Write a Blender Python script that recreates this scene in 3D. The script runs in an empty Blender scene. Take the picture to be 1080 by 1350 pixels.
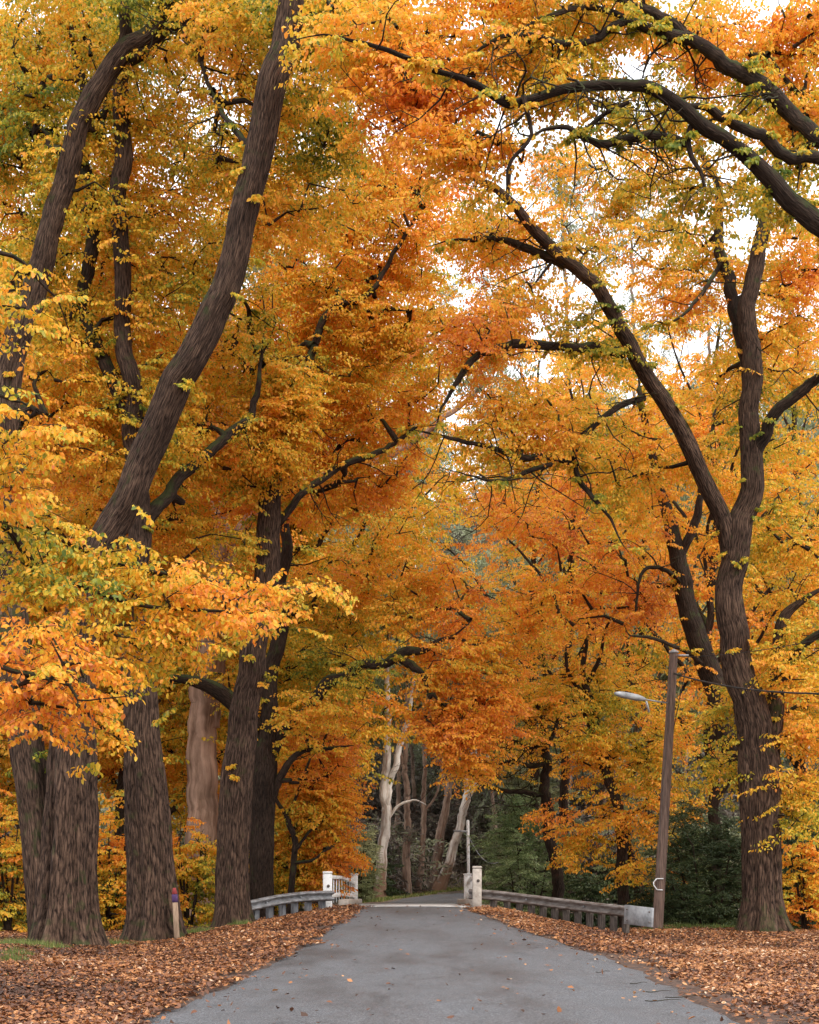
import bpy, math, random
import numpy as np
from mathutils import Vector, Matrix

# ------------------------------------------------------------ camera, world, sun
SC = bpy.context.scene
C = SC.collection
F = 2000.0; HZ = 1155.0; CH = 1.45            # focal in photo pixels, horizon row, eye height
cam_d = bpy.data.cameras.new('camera'); cam = bpy.data.objects.new('camera', cam_d); C.objects.link(cam)
cam.location = (0, 0, CH); cam.rotation_euler = (math.radians(90), 0, 0)
cam_d.sensor_fit = 'HORIZONTAL'; cam_d.sensor_width = 36.0; cam_d.lens = 36.0*F/1080.0
cam_d.shift_y = (HZ-675.0)/1080.0; cam_d.clip_end = 2000; cam_d.clip_start = 0.1
SC.camera = cam

SUN_EL, SUN_AZ = 44.0, 142.0                  # high, behind the camera and to its right
W = bpy.data.worlds.new('World'); SC.world = W; W.use_nodes = True
nt = W.node_tree; nt.nodes.clear()
sky = nt.nodes.new('ShaderNodeTexSky'); sky.sky_type = 'NISHITA'; sky.sun_disc = False
sky.sun_elevation = math.radians(SUN_EL); sky.sun_rotation = math.radians(SUN_AZ)
sky.dust_density = 3.0
tc = nt.nodes.new('ShaderNodeTexCoord'); nz = nt.nodes.new('ShaderNodeTexNoise')
nz.inputs['Scale'].default_value = 2.5; nz.inputs['Detail'].default_value = 5
rp = nt.nodes.new('ShaderNodeMapRange'); rp.inputs[1].default_value = .3; rp.inputs[2].default_value = .7
rp.inputs[3].default_value = .80; rp.inputs[4].default_value = .97
mx = nt.nodes.new('ShaderNodeMix'); mx.data_type = 'RGBA'
mx.inputs[7].default_value = (14.0, 14.2, 14.8, 1)          # thin bright cloud
bg = nt.nodes.new('ShaderNodeBackground'); bg.inputs[1].default_value = 0.12
wo = nt.nodes.new('ShaderNodeOutputWorld')
nt.links.new(tc.outputs['Generated'], nz.inputs['Vector']); nt.links.new(nz.outputs[0], rp.inputs[0])
nt.links.new(rp.outputs[0], mx.inputs[0]); nt.links.new(sky.outputs[0], mx.inputs[6])
nt.links.new(mx.outputs[2], bg.inputs[0]); nt.links.new(bg.outputs[0], wo.inputs[0])
sl = bpy.data.lights.new('sun', 'SUN'); sl.energy = 1.6; sl.angle = math.radians(10); sl.color = (1, .95, .87)
so = bpy.data.objects.new('sun', sl); C.objects.link(so)
_d = Vector((math.sin(math.radians(SUN_AZ))*math.cos(math.radians(SUN_EL)), math.cos(math.radians(SUN_AZ))*math.cos(math.radians(SUN_EL)), math.sin(math.radians(SUN_EL))))
so.rotation_euler = _d.to_track_quat('Z', 'Y').to_euler(); so.location = (0, -10, 40)
SC.view_settings.view_transform = 'Standard'; SC.view_settings.look = 'None'
SC.view_settings.exposure = 0.44; SC.view_settings.gamma = 1.0; SC.view_settings.use_curve_mapping = False
SC.render.engine = 'CYCLES'
SC.cycles.max_bounces = 9; SC.cycles.transmission_bounces = 4; SC.cycles.diffuse_bounces = 8

RNG = np.random.default_rng(7)
random.seed(7)
K = 1.75                                        # overall leaf density

# ------------------------------------------------------------ small helpers
def P(px, py, d): return np.array([(px-540.0)/F*d, d, CH+(HZ-py)/F*d])
def sstep(a, b, x):
    t = np.clip((x-a)/(b-a), 0, 1); return t*t*(3-2*t)
_nd = np.random.default_rng(3)
_nv = _nd.normal(size=(24, 3)); _nv /= np.linalg.norm(_nv, axis=1)[:, None]
_np_ = _nd.uniform(0, 6.28, 24); _nf = _nd.uniform(.5, 2.2, 24)
def noise3(p, scale):
    q = np.asarray(p)/scale
    s = np.zeros(q.shape[0])
    for i in range(24): s += np.sin((q@_nv[i])*_nf[i]*2.0+_np_[i]+1.3*np.sin((q@_nv[(i+7) % 24])*_nf[i]))
    return s/5.0                               # about -1..1

def zr(y):                                     # height of the road surface along its length
    y = np.asarray(y, float)
    a = .52*sstep(17, 46, y); b = -.17*sstep(46, 58, y); c = .13*sstep(62, 82, y)
    return a+b+c
def xr(y):                                     # centre line of the road
    y = np.asarray(y, float)
    return .35*(1-sstep(15, 44, y))-.02 + .09*np.clip(y-58, 0, 200)**1.35*.55
def gz(x, y):
    x = np.asarray(x, float); y = np.asarray(y, float)
    s = sstep(1.7, 6.2, np.abs(x-xr(y)))
    near = zr(y)*(1-s)+(-.10)*s + .05*np.sin(x*.9+y*.31)*s + .10*sstep(3.4, 6, np.abs(x))*sstep(40, 20, y)*(x < 0)
    hill = .05*np.clip(y-78, 0, 17)*sstep(0, 6, np.abs(x-xr(y))) + .42*np.clip(y-92, 0, 130) + .6*np.sin(x*.13+1)*sstep(90, 130, y)
    rav = -2.6*sstep(43, 49, y)*(1-sstep(60, 68, y))*sstep(2.6, 5.0, np.abs(x))
    return near+hill+rav

def shift(o, root):
    o.parent = root
def mesh_obj(name, V, Q, mat, parent=None, hue=None, uv=None, smooth=False, tri=None):
    """V (n,3) world, Q (m,4) quads; children are stored relative to their parent's location."""
    me = bpy.data.meshes.new(name)
    V = np.asarray(V, np.float32).reshape(-1, 3)
    if parent is not None: V = V-np.array(parent['_loc'], np.float32)
    Q = np.asarray(Q, np.int32); n = Q.shape[1]
    me.vertices.add(len(V)); me.vertices.foreach_set('co', V.ravel())
    me.loops.add(Q.size); me.loops.foreach_set('vertex_index', Q.ravel())
    me.polygons.add(len(Q)); me.polygons.foreach_set('loop_start', np.arange(0, Q.size, n, dtype=np.int32))
    me.polygons.foreach_set('loop_total', np.full(len(Q), n, np.int32))
    if smooth: me.polygons.foreach_set('use_smooth', np.ones(len(Q), bool))
    if hue is not None:
        a = me.attributes.new('hue', 'FLOAT', 'FACE'); a.data.foreach_set('value', np.asarray(hue, np.float32))
    if uv is not None:
        l = me.uv_layers.new(name='UVMap'); l.data.foreach_set('uv', np.asarray(uv, np.float32).ravel())
    me.update(calc_edges=True); me.materials.append(mat)
    o = bpy.data.objects.new(name, me); C.objects.link(o)
    if parent is not None: o.parent = parent
    return o
def thing(name, label, cat, loc, group=None):
    o = bpy.data.objects.new(name, None); C.objects.link(o); o.location = [float(v) for v in loc]
    o.empty_display_size = .2
    o['_loc'] = [float(v) for v in loc]
    o['label'] = label; o['category'] = cat
    if group: o['group'] = group
    return o
def tagm(o, label=None, cat=None, group=None, kind=None):
    if label: o['label'] = label
    if cat: o['category'] = cat
    if group: o['group'] = group
    if kind: o['kind'] = kind
    return o

class MB:                                      # quad collector for hard-edged parts
    def __init__(s): s.v = []; s.q = []; s.n = 0
    def add(s, V, Q):
        V = np.asarray(V, float); s.v.append(V); s.q.append(np.asarray(Q)+s.n); s.n += len(V)
    def box(s, c, size, rz=0.0, bev=.012, taper=1.0, rot=None):
        """box with chamfered vertical edges and chamfered top"""
        hx, hy, hz = [a/2 for a in size]; b = min(bev, hx*.45, hy*.45, hz*.45)
        def ring(z, i, k=1.0):
            x = (hx-i)*k; y = (hy-i)*k; e = b
            return [(x-e, -y, z), (x, -y+e, z), (x, y-e, z), (x-e, y, z), (-x+e, y, z), (-x, y-e, z), (-x, -y+e, z), (-x+e, -y, z)]
        R = [ring(-hz, b), ring(-hz+b, 0), ring(hz-b, 0, taper), ring(hz, b, taper)]
        V = np.array([p for r in R for p in r])
        Q = []
        for r in range(3):
            for k in range(8): Q.append((r*8+k, r*8+(k+1) % 8, (r+1)*8+(k+1) % 8, (r+1)*8+k))
        for o_, fl in ((0, 1), (24, 0)):
            f = [(0, 1, 2, 3), (0, 3, 4, 7), (4, 5, 6, 7)]
            for a in f: Q.append(tuple(o_+i for i in (a[::-1] if fl else a)))
        if rot is not None: V = V@np.array(rot).T
        c_, s_ = math.cos(rz), math.sin(rz)
        V = V@np.array([[c_, -s_, 0], [s_, c_, 0], [0, 0, 1]]).T + np.array(c)
        s.add(V, Q)
    def bar(s, a, b, w, h, up=(0, 0, 1), bev=.008):
        a = Vector(a); b = Vector(b); z = (b-a).normalized(); u = Vector(up)
        x = u.cross(z)
        if x.length < 1e-4: x = Vector((1, 0, 0))
        x.normalize(); y = z.cross(x)
        M = Matrix((x, y, z)).transposed()
        s.box((a+b)/2, (w, h, (b-a).length), bev=bev, rot=[list(r) for r in M])
    def tube(s, pts, rad, sides=8, **k):
        V, Q, _ = tube(pts, rad, sides, **k); s.add(V, Q)
    def build(s, name, mat, parent=None, smooth=False):
        return mesh_obj(name, np.concatenate(s.v), np.concatenate(s.q), mat, parent, smooth=smooth)

def catmull(pts, step):
    pts = np.asarray(pts, float)
    if len(pts) < 2: return pts
    p = np.vstack([2*pts[0]-pts[1], pts, 2*pts[-1]-pts[-2]])
    out = []
    for i in range(1, len(p)-2):
        L = np.linalg.norm(p[i+1][:3]-p[i][:3]); n = max(1, int(math.ceil(L/step)))
        t = (np.arange(n)/n)[:, None]
        a, b, c, d = p[i-1], p[i], p[i+1], p[i+2]
        out.append(.5*((2*b)+(-a+c)*t+(2*a-5*b+4*c-d)*t**2+(-a+3*b-3*c+d)*t**3))
    out.append(pts[-1][None])
    return np.concatenate(out)
def tube(pts, rad, sides, disp=None, cap=True):
    pts = np.asarray(pts, float); n = len(pts); rad = np.asarray(rad, float)*np.ones(n)
    T = np.gradient(pts, axis=0) if n > 2 else np.tile(pts[-1]-pts[0], (n, 1))
    T /= np.linalg.norm(T, axis=1)[:, None]+1e-9
    ref = np.array([0, 1.0, 0]) if abs(T[0][1]) < .9 else np.array([1.0, 0, 0])
    X = np.zeros_like(pts); x = ref-T[0]*(ref@T[0]); x /= np.linalg.norm(x); X[0] = x
    for i in range(1, n):
        x = X[i-1]-T[i]*(X[i-1]@T[i]); X[i] = x/(np.linalg.norm(x)+1e-9)
    Y = np.cross(T, X)
    a = np.arange(sides)/sides*2*np.pi
    s = np.concatenate([[0], np.cumsum(np.linalg.norm(np.diff(pts, axis=0), axis=1))])
    R = rad[:, None]*np.ones((1, sides))
    if disp is not None: R = R*disp(a[None, :], s[:, None])
    V = pts[:, None]+R[..., None]*(np.cos(a)[None, :, None]*X[:, None]+np.sin(a)[None, :, None]*Y[:, None])
    V = V.reshape(-1, 3)
    i = np.arange(n-1)[:, None]*sides; j = np.arange(sides)[None]; k = (j+1) % sides
    Q = np.stack([i+j, i+k, i+sides+k, i+sides+j], -1).reshape(-1, 4)
    rm = np.maximum(rad, .02).mean()
    u0 = np.broadcast_to(j/sides*2*np.pi*rm, (n-1, sides)); u1 = np.broadcast_to((j+1)/sides*2*np.pi*rm, (n-1, sides))
    v0 = np.broadcast_to(s[:-1, None], (n-1, sides)); v1 = np.broadcast_to(s[1:, None], (n-1, sides))
    uv = np.stack([np.stack([u0, v0], -1), np.stack([u1, v0], -1), np.stack([u1, v1], -1), np.stack([u0, v1], -1)], 2).reshape(-1, 2)
    if cap:                                    # close both ends with a small dome
        m = len(V); V = np.vstack([V, pts[0][None], (pts[-1]+T[-1]*rad[-1]*.6)[None]])
        cq = []
        for q in range(0, sides, 2):
            cq.append((m, (q+2) % sides, (q+1) % sides, q)); b = (n-1)*sides
            cq.append((m+1, b+q, b+(q+1) % sides, b+(q+2) % sides))
        Q = np.vstack([Q, cq]); uv = np.vstack([uv, np.zeros((len(cq)*4, 2))])
    return V, Q, uv

# ------------------------------------------------------------ materials
def newmat(name):
    m = bpy.data.materials.new(name); m.use_nodes = True; t = m.node_tree
    return m, t, t.nodes['Principled BSDF'], t.nodes['Material Output']
def N(t, typ, **kw):
    n = t.nodes.new(typ)
    for k, v in kw.items():
        if k.startswith('i_'): n.inputs[int(k[2:])].default_value = v
        else: setattr(n, k, v)
    return n
def ramp(t, stops, interp='LINEAR'):
    r = t.nodes.new('ShaderNodeValToRGB'); e = r.color_ramp; e.interpolation = interp
    while len(e.elements) < len(stops): e.elements.new(.5)
    for i, (p, c) in enumerate(stops):
        e.elements[i].position = p; e.elements[i].color = (*c, 1) if len(c) == 3 else c
    return r
def leaf_mat(name, stops, trans=.4, rough=.5):
    m, t, b, o = newmat(name)
    a = N(t, 'ShaderNodeAttribute', attribute_name='hue')
    r = ramp(t, stops); t.links.new(a.outputs['Fac'], r.inputs[0])
    b.inputs['Roughness'].default_value = rough; b.inputs['Specular IOR Level'].default_value = .35
    t.links.new(r.outputs[0], b.inputs['Base Color'])
    tr = N(t, 'ShaderNodeBsdfTranslucent'); t.links.new(r.outputs[0], tr.inputs[0])
    mxs = N(t, 'ShaderNodeMixShader'); mxs.inputs[0].default_value = trans
    t.links.new(b.outputs[0], mxs.inputs[1]); t.links.new(tr.outputs[0], mxs.inputs[2])
    t.links.new(mxs.outputs[0], o.inputs[0])
    return m
def bark_mat(name, dark, light, us=14, vs=2.6, bump=1.0, moss=.0, dist=.04, mid=(.42, .62)):
    m, t, b, o = newmat(name)
    uv = N(t, 'ShaderNodeUVMap'); mp = N(t, 'ShaderNodeMapping'); mp.inputs['Scale'].default_value = (us, vs, 1)
    t.links.new(uv.outputs[0], mp.inputs[0])
    nd = N(t, 'ShaderNodeTexNoise'); nd.inputs['Scale'].default_value = .6; nd.inputs['Detail'].default_value = 3
    t.links.new(mp.outputs[0], nd.inputs['Vector'])
    va = N(t, 'ShaderNodeVectorMath', operation='MULTIPLY_ADD'); va.inputs[1].default_value = (1.5, 1.5, 0)
    t.links.new(nd.outputs['Color'], va.inputs[0]); t.links.new(mp.outputs[0], va.inputs[2])
    vo = N(t, 'ShaderNodeTexVoronoi', feature='DISTANCE_TO_EDGE'); vo.inputs['Scale'].default_value = .62; t.links.new(va.outputs[0], vo.inputs['Vector'])
    nf = N(t, 'ShaderNodeTexNoise'); nf.inputs['Scale'].default_value = 1.1; nf.inputs['Detail'].default_value = 7; nf.inputs['Roughness'].default_value = .7
    t.links.new(va.outputs[0], nf.inputs['Vector'])
    rv = N(t, 'ShaderNodeMapRange'); rv.inputs[1].default_value = 0; rv.inputs[2].default_value = .34; t.links.new(vo.outputs[0], rv.inputs[0])
    n1 = N(t, 'ShaderNodeMath', operation='MULTIPLY_ADD'); n1.inputs[1].default_value = .17; t.links.new(rv.outputs[0], n1.inputs[0])
    nh = N(t, 'ShaderNodeMath', operation='MULTIPLY'); nh.inputs[1].default_value = .83; t.links.new(nf.outputs[0], nh.inputs[0]); t.links.new(nh.outputs[0], n1.inputs[2])
    g = N(t, 'ShaderNodeNewGeometry')
    n2 = N(t, 'ShaderNodeTexNoise'); n2.inputs['Scale'].default_value = 1.3; n2.inputs['Detail'].default_value = 4
    t.links.new(g.outputs['Position'], n2.inputs['Vector'])
    r = ramp(t, [(mid[0], dark), (mid[1], light)]); t.links.new(n1.outputs[0], r.inputs[0])
    r2 = ramp(t, [(.3, (.7, .67, .65)), (.7, (1.2, 1.17, 1.13))]); t.links.new(n2.outputs[0], r2.inputs[0])
    mu = N(t, 'ShaderNodeMix', data_type='RGBA', blend_type='MULTIPLY'); mu.inputs[0].default_value = 1
    t.links.new(r.outputs[0], mu.inputs[6]); t.links.new(r2.outputs[0], mu.inputs[7])
    last = mu.outputs[2]
    if moss > 0:                               # moss and lichen on upward faces and in patches
        sp = N(t, 'ShaderNodeSeparateXYZ'); t.links.new(g.outputs['Normal'], sp.inputs[0])
        n3 = N(t, 'ShaderNodeTexNoise'); n3.inputs['Scale'].default_value = 4; n3.inputs['Detail'].default_value = 5
        t.links.new(g.outputs['Position'], n3.inputs['Vector'])
        ad = N(t, 'ShaderNodeMath', operation='MULTIPLY_ADD'); ad.inputs[1].default_value = .45
        t.links.new(sp.outputs[2], ad.inputs[0]); t.links.new(n3.outputs[0], ad.inputs[2])
        r3 = ramp(t, [(.62, (0, 0, 0)), (.80, (moss, moss, moss))]); t.links.new(ad.outputs[0], r3.inputs[0])
        mm = N(t, 'ShaderNodeMix', data_type='RGBA'); mm.inputs[7].default_value = (.045, .055, .018, 1)
        t.links.new(r3.outputs[0], mm.inputs[0]); t.links.new(last, mm.inputs[6]); last = mm.outputs[2]
    t.links.new(last, b.inputs['Base Color'])
    b.inputs['Roughness'].default_value = .9; b.inputs['Specular IOR Level'].default_value = .15
    bp = N(t, 'ShaderNodeBump'); bp.inputs['Strength'].default_value = bump; bp.inputs['Distance'].default_value = dist
    t.links.new(n1.outputs[0], bp.inputs['Height']); t.links.new(bp.outputs[0], b.inputs['Normal'])
    return m
def plain_mat(name, c1, c2, scale=6, rough=.8, bump=.3, metal=0, stretch=(1, 1, 1), spec=.3, dist=.01, lo=.35, hi=.65):
    m, t, b, o = newmat(name)
    tc = N(t, 'ShaderNodeTexCoord'); mp = N(t, 'ShaderNodeMapping'); mp.inputs['Scale'].default_value = stretch
    t.links.new(tc.outputs['Object'], mp.inputs[0])
    n1 = N(t, 'ShaderNodeTexNoise'); n1.inputs['Scale'].default_value = scale; n1.inputs['Detail'].default_value = 8; n1.inputs['Roughness'].default_value = .65
    t.links.new(mp.outputs[0], n1.inputs['Vector'])
    r = ramp(t, [(lo, c1), (hi, c2)]); t.links.new(n1.outputs[0], r.inputs[0])
    t.links.new(r.outputs[0], b.inputs['Base Color'])
    b.inputs['Roughness'].default_value = rough; b.inputs['Metallic'].default_value = metal
    b.inputs['Specular IOR Level'].default_value = spec
    bp = N(t, 'ShaderNodeBump'); bp.inputs['Strength'].default_value = bump; bp.inputs['Distance'].default_value = dist
    t.links.new(n1.outputs[0], bp.inputs['Height']); t.links.new(bp.outputs[0], b.inputs['Normal'])
    return m

AUT = [(0, (.12, .18, .03)), (.2, (.32, .34, .04)), (.38, (.70, .51, .045)), (.56, (.92, .49, .045)), (.8, (.92, .35, .045)), (1, (.66, .21, .05))]
M_leaf = leaf_mat('autumn_leaf', AUT, .46, .42)
M_gum = leaf_mat('gum_leaf', [(0, (.09, .11, .045)), (.5, (.22, .24, .11)), (1, (.42, .43, .26))], .25)
M_scrub = leaf_mat('scrub_leaf', [(0, (.09, .07, .055)), (.35, (.22, .18, .145)), (.6, (.22, .24, .13)), (1, (.42, .44, .28))], .15)
M_wattle = leaf_mat('wattle_leaf', [(0, (.05, .09, .03)), (.5, (.20, .27, .10)), (1, (.44, .48, .24))], .25)
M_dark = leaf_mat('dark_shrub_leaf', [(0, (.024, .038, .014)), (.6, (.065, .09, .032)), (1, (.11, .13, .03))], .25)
M_pale = leaf_mat('pale_shrub_leaf', [(0, (.16, .19, .07)), (1, (.46, .46, .25))], .3)
M_grass = leaf_mat('grass_blade', [(0, (.07, .10, .02)), (.6, (.16, .21, .045)), (1, (.34, .30, .10))], .3)
M_litter = leaf_mat('fallen_leaf', [(0, (.07, .035, .022)), (.3, (.18, .075, .04)), (.6, (.42, .165, .055)), (.85, (.58, .29, .12)), (1, (.68, .48, .32))], .12, .55)
M_bark = bark_mat('elm_bark', (.014, .008, .006), (.18, .112, .078), us=44, vs=3.8, moss=.8, dist=.08, mid=(.37, .66))
M_bark2 = bark_mat('dark_branch_bark', (.012, .008, .006), (.080, .052, .037), us=38, vs=5.2, moss=.85, dist=.05, mid=(.34, .70))
M_gumbark = bark_mat('gum_bark', (.30, .22, .17), (.72, .69, .64), us=4, vs=.6, bump=.2, mid=(.34, .52))
M_gumpale = bark_mat('pale_gum_limb_bark', (.34, .28, .23), (.74, .71, .66), us=4, vs=.6, bump=.2, mid=(.34, .52))
def stocking(m, hi):
    t = m.node_tree; b = t.nodes['Principled BSDF']; lk = b.inputs['Base Color'].links[0]; src = lk.from_socket
    uv = N(t, 'ShaderNodeUVMap'); sp = N(t, 'ShaderNodeSeparateXYZ'); t.links.new(uv.outputs[0], sp.inputs[0])
    mp = N(t, 'ShaderNodeMapping'); mp.inputs['Scale'].default_value = (5, .5, 1); t.links.new(uv.outputs[0], mp.inputs[0])
    nn = N(t, 'ShaderNodeTexNoise'); nn.inputs['Scale'].default_value = 1; nn.inputs['Detail'].default_value = 5; t.links.new(mp.outputs[0], nn.inputs['Vector'])
    ma = N(t, 'ShaderNodeMath', operation='MULTIPLY_ADD'); ma.inputs[1].default_value = -9; t.links.new(nn.outputs[0], ma.inputs[0]); t.links.new(sp.outputs[1], ma.inputs[2])
    mr = N(t, 'ShaderNodeMapRange'); mr.inputs[1].default_value = hi-5.2; mr.inputs[2].default_value = hi-3.6; mr.inputs[3].default_value = 1; mr.inputs[4].default_value = 0
    t.links.new(ma.outputs[0], mr.inputs[0])
    mm = N(t, 'ShaderNodeMix', data_type='RGBA'); mm.inputs[7].default_value = (.22, .135, .09, 1)
    t.links.new(mr.outputs[0], mm.inputs[0]); t.links.new(src, mm.inputs[6]); t.links.new(mm.outputs[2], b.inputs['Base Color'])
stocking(M_gumbark, 1.9)
M_gumrough = bark_mat('rough_gum_bark', (.10, .06, .045), (.36, .27, .21), us=7, vs=.8, bump=.5, mid=(.32, .66))
M_pinkbark = bark_mat('pink_gum_bark', (.17, .10, .065), (.50, .33, .24), us=5, vs=.5, bump=.4, mid=(.34, .62))
M_steel = plain_mat('weathered_galvanised_steel', (.12, .115, .11), (.34, .34, .345), scale=5, rough=.5, metal=.55, bump=.15, stretch=(1, 1, 3))
M_box = plain_mat('dull_zinc', (.22, .225, .23), (.45, .46, .47), scale=4, rough=.6, metal=.25, bump=.1)
M_post = plain_mat('grey_timber_post', (.045, .035, .028), (.15, .12, .10), scale=8, stretch=(3, 3, .5), bump=.6)
M_concpost = plain_mat('pale_concrete', (.24, .20, .165), (.50, .44, .38), scale=5, bump=.3, lo=.3, hi=.6)
M_white = plain_mat('worn_white_paint', (.45, .42, .37), (.80, .79, .76), scale=6, bump=.15, lo=.25, hi=.5)
M_pole = plain_mat('brown_timber_pole', (.075, .048, .036), (.23, .15, .115), scale=5, stretch=(6, 6, .35), bump=.7, dist=.02)
M_metal = plain_mat('grey_metal', (.30, .30, .30), (.5, .5, .5), scale=8, rough=.45, metal=.5, bump=.05)
M_black = plain_mat('black_cable', (.015, .015, .015), (.04, .04, .04), scale=8, rough=.6, bump=.05)
M_whiteline = plain_mat('white_strap', (.60, .60, .58), (.8, .8, .78), scale=10, bump=.05)
M_greypost = plain_mat('dull_grey_post', (.09, .09, .095), (.22, .22, .225), scale=6, stretch=(2, 2, .5), bump=.3)
M_red = plain_mat('faded_red_paint', (.22, .03, .03), (.34, .06, .06), scale=12, bump=.1)
M_purple = plain_mat('purple_reflector', (.05, .025, .08), (.10, .05, .14), scale=12, bump=.1)
M_stake = plain_mat('raw_timber_stake', (.20, .13, .085), (.40, .28, .19), scale=7, stretch=(4, 4, .5), bump=.4)

# ------------------------------------------------------------ leaf sprays
def leaf_verts(p, t, n, L, wide=.30, fold=.18):
    """six vertices, two quads folded along the midrib"""
    s = np.cross(n, t); s /= np.linalg.norm(s, axis=1)[:, None]+1e-9; n = np.cross(t, s)
    L = L[:, None]
    def q(u, v, w): return p+L*(t*v+s*u+n*w)
    return np.stack([q(0, 0, 0), q(-wide, .38, fold*wide*2), q(-wide*.72, .76, fold*wide), q(0, 1.0, -.08), q(wide*.72, .76, fold*wide), q(wide, .38, fold*wide*2)], 1)
def leaf_quads(n):
    b = (np.arange(n)*6)[:, None]
    return np.stack([b+[0, 1, 2, 3], b+[0, 3, 4, 5]], 1).reshape(-1, 4)
def unit(v): return v/(np.linalg.norm(v, axis=-1, keepdims=True)+1e-9)
def spray_template(rng, nl, length, kind='elm'):
    P_, T_, L_ = [], [], []
    lines = [(np.zeros(3), np.array([1, 0, 0.0]), length)]
    side = 1
    for f in np.linspace(.12, .85, 6):
        ang = side*math.radians(rng.uniform(38, 62)); side = -side
        lines.append((np.array([f*length, 0, -.10*f*f*length]), np.array([math.cos(ang), math.sin(ang), rng.uniform(-.15, .1)]), length*(.62-.4*f)*rng.uniform(.8, 1.2)))
    tot = sum(l[2] for l in lines)
    for (o, d, l) in lines:
        k = max(3, int(round(nl*l/tot)))
        for j in range(k):
            f = (j+.6)/k; sg = 1 if j % 2 else -1
            p = o+d*l*f+np.array([0, 0, -.12*f*f*l])+rng.normal(0, .012, 3)
            yaw = math.atan2(d[1], d[0])+sg*math.radians(rng.uniform(20, 75))
            drop = math.radians(rng.uniform(5, 70))
            if kind == 'gum': drop = math.radians(rng.uniform(50, 88))
            if kind == 'conifer': drop = math.radians(rng.uniform(-25, 35))
            P_.append(p); T_.append([math.cos(yaw)*math.cos(drop), math.sin(yaw)*math.cos(drop), -math.sin(drop)]); L_.append(rng.uniform(.75, 1.2))
    P_ = np.array(P_); T_ = np.array(T_); L_ = np.array(L_)
    up = np.array([0, 0, 1.0])+rng.normal(0, .45, T_.shape)
    n = unit(up-T_*np.sum(up*T_, 1)[:, None])
    return P_, T_, n, L_
_tr = np.random.default_rng(11)
TEMPL = {('elm', 46): [spray_template(_tr, 46, 1.0) for _ in range(14)],
         ('gum', 40): [spray_template(_tr, 40, 1.0, 'gum') for _ in range(8)],
         ('conifer', 60): [spray_template(_tr, 60, 1.0, 'conifer') for _ in range(8)]}
def sprays(pos, yaw, pitch, roll, scale, leaf, key=('elm', 46), wide=.30, rng=None, fold=.18, hue=None, hj=.13):
    """returns vertices, quads and per-face hue for all sprays"""
    rng = rng or RNG
    T = TEMPL[key]; which = rng.integers(0, len(T), len(pos)); VV = []; HH = []
    cy, sy = np.cos(yaw), np.sin(yaw); cp, sp = np.cos(pitch), np.sin(pitch); cr, sr = np.cos(roll), np.sin(roll)
    z0 = np.zeros_like(cy); o1 = np.ones_like(cy)
    Rz = np.stack([np.stack([cy, -sy, z0], -1), np.stack([sy, cy, z0], -1), np.stack([z0, z0, o1], -1)], 1)
    Ry = np.stack([np.stack([cp, z0, -sp], -1), np.stack([z0, o1, z0], -1), np.stack([sp, z0, cp], -1)], 1)
    Rx = np.stack([np.stack([o1, z0, z0], -1), np.stack([z0, cr, -sr], -1), np.stack([z0, sr, cr], -1)], 1)
    R = Rz@Ry@Rx
    for k in range(len(T)):
        idx = np.where(which == k)[0]
        if not len(idx): continue
        p, t, n, L = T[k]; m = len(p)
        pp = (np.einsum('sij,lj->sli', R[idx], p)*scale[idx][:, None, None]+pos[idx][:, None]).reshape(-1, 3)
        tt = np.einsum('sij,lj->sli', R[idx], t).reshape(-1, 3); nn = np.einsum('sij,lj->sli', R[idx], n).reshape(-1, 3)
        tt = unit(tt+rng.normal(0, .22, tt.shape)); nn = unit(nn+rng.normal(0, .25, nn.shape))
        LL = np.tile(L, len(idx))*leaf*rng.uniform(.8, 1.2, len(idx)*m)
        keep = rng.random(len(pp)) > .10
        v = leaf_verts(pp[keep], tt[keep], nn[keep], LL[keep], wide, fold)
        h = (np.repeat(hue[idx], m)+rng.normal(0, hj, len(idx)*m))[keep]
        VV.append(v.reshape(-1, 3)); HH.append(np.repeat(np.clip(h, 0, 1), 2))
    V = np.concatenate(VV); H = np.concatenate(HH)
    return V, leaf_quads(len(V)//6), H

# ------------------------------------------------------------ trees
def fluted(seed, amp=.05, flare=0, deep=0, clefts=()):
    r = np.random.default_rng(seed); ph = r.uniform(0, 6.28, 8)
    def f(a, s):
        o = 1+amp*(np.sin(2*a+ph[0]+.25*s)+.8*np.sin(3*a+ph[1]-.3*s)+.5*np.sin(5*a+ph[2]+.4*np.sin(s)))
        o = o+amp*.55*np.sin(s*2.1+ph[3]+a)+amp*.35*np.sin(s*4.7+ph[4]-2*a)
        o = o+.020*np.sin(17*a+ph[5]+2*np.sin(s*1.1))*np.sin(s*1.9+3*a)+.020*np.sin(29*a+ph[6]+3*np.sin(s*1.7))+.014*np.sin(41*a+5*np.sin(s*2.7)+ph[2])*np.sin(s*9+a*4)
        if flare: o = o+flare*np.exp(-s/.5)*(1+.45*np.sin(5*a+ph[7])+.3*np.sin(7*a+ph[1]))
        if deep: o = o-deep*np.exp(-((a-ph[0]) % 6.283-3.1)**2/.08)-deep*.7*np.exp(-((a-ph[1]) % 6.283-3.4)**2/.05)
        for ca, cd, cw in clefts: o = o-cd*np.exp(-(a-ca-.10*np.sin(s*.9)-.05*np.sin(s*2.3))**2/cw)*np.clip(1.25-s/7.5, 0, 1)
        return o
    return f
def stem_pts(pts):
    """(px, py, width px, depth) -> (x, y, z, radius)"""
    return np.array([[*P(a, b, d), w/2/F*d*(.86 if b < 780 else (.94 if b < 1000 else 1))] for (a, b, w, d) in pts])
def path_nodes(sp, step=.35):
    q = catmull(sp, step); return q[:, :3], np.maximum(q[:, 3], .004)

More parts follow.
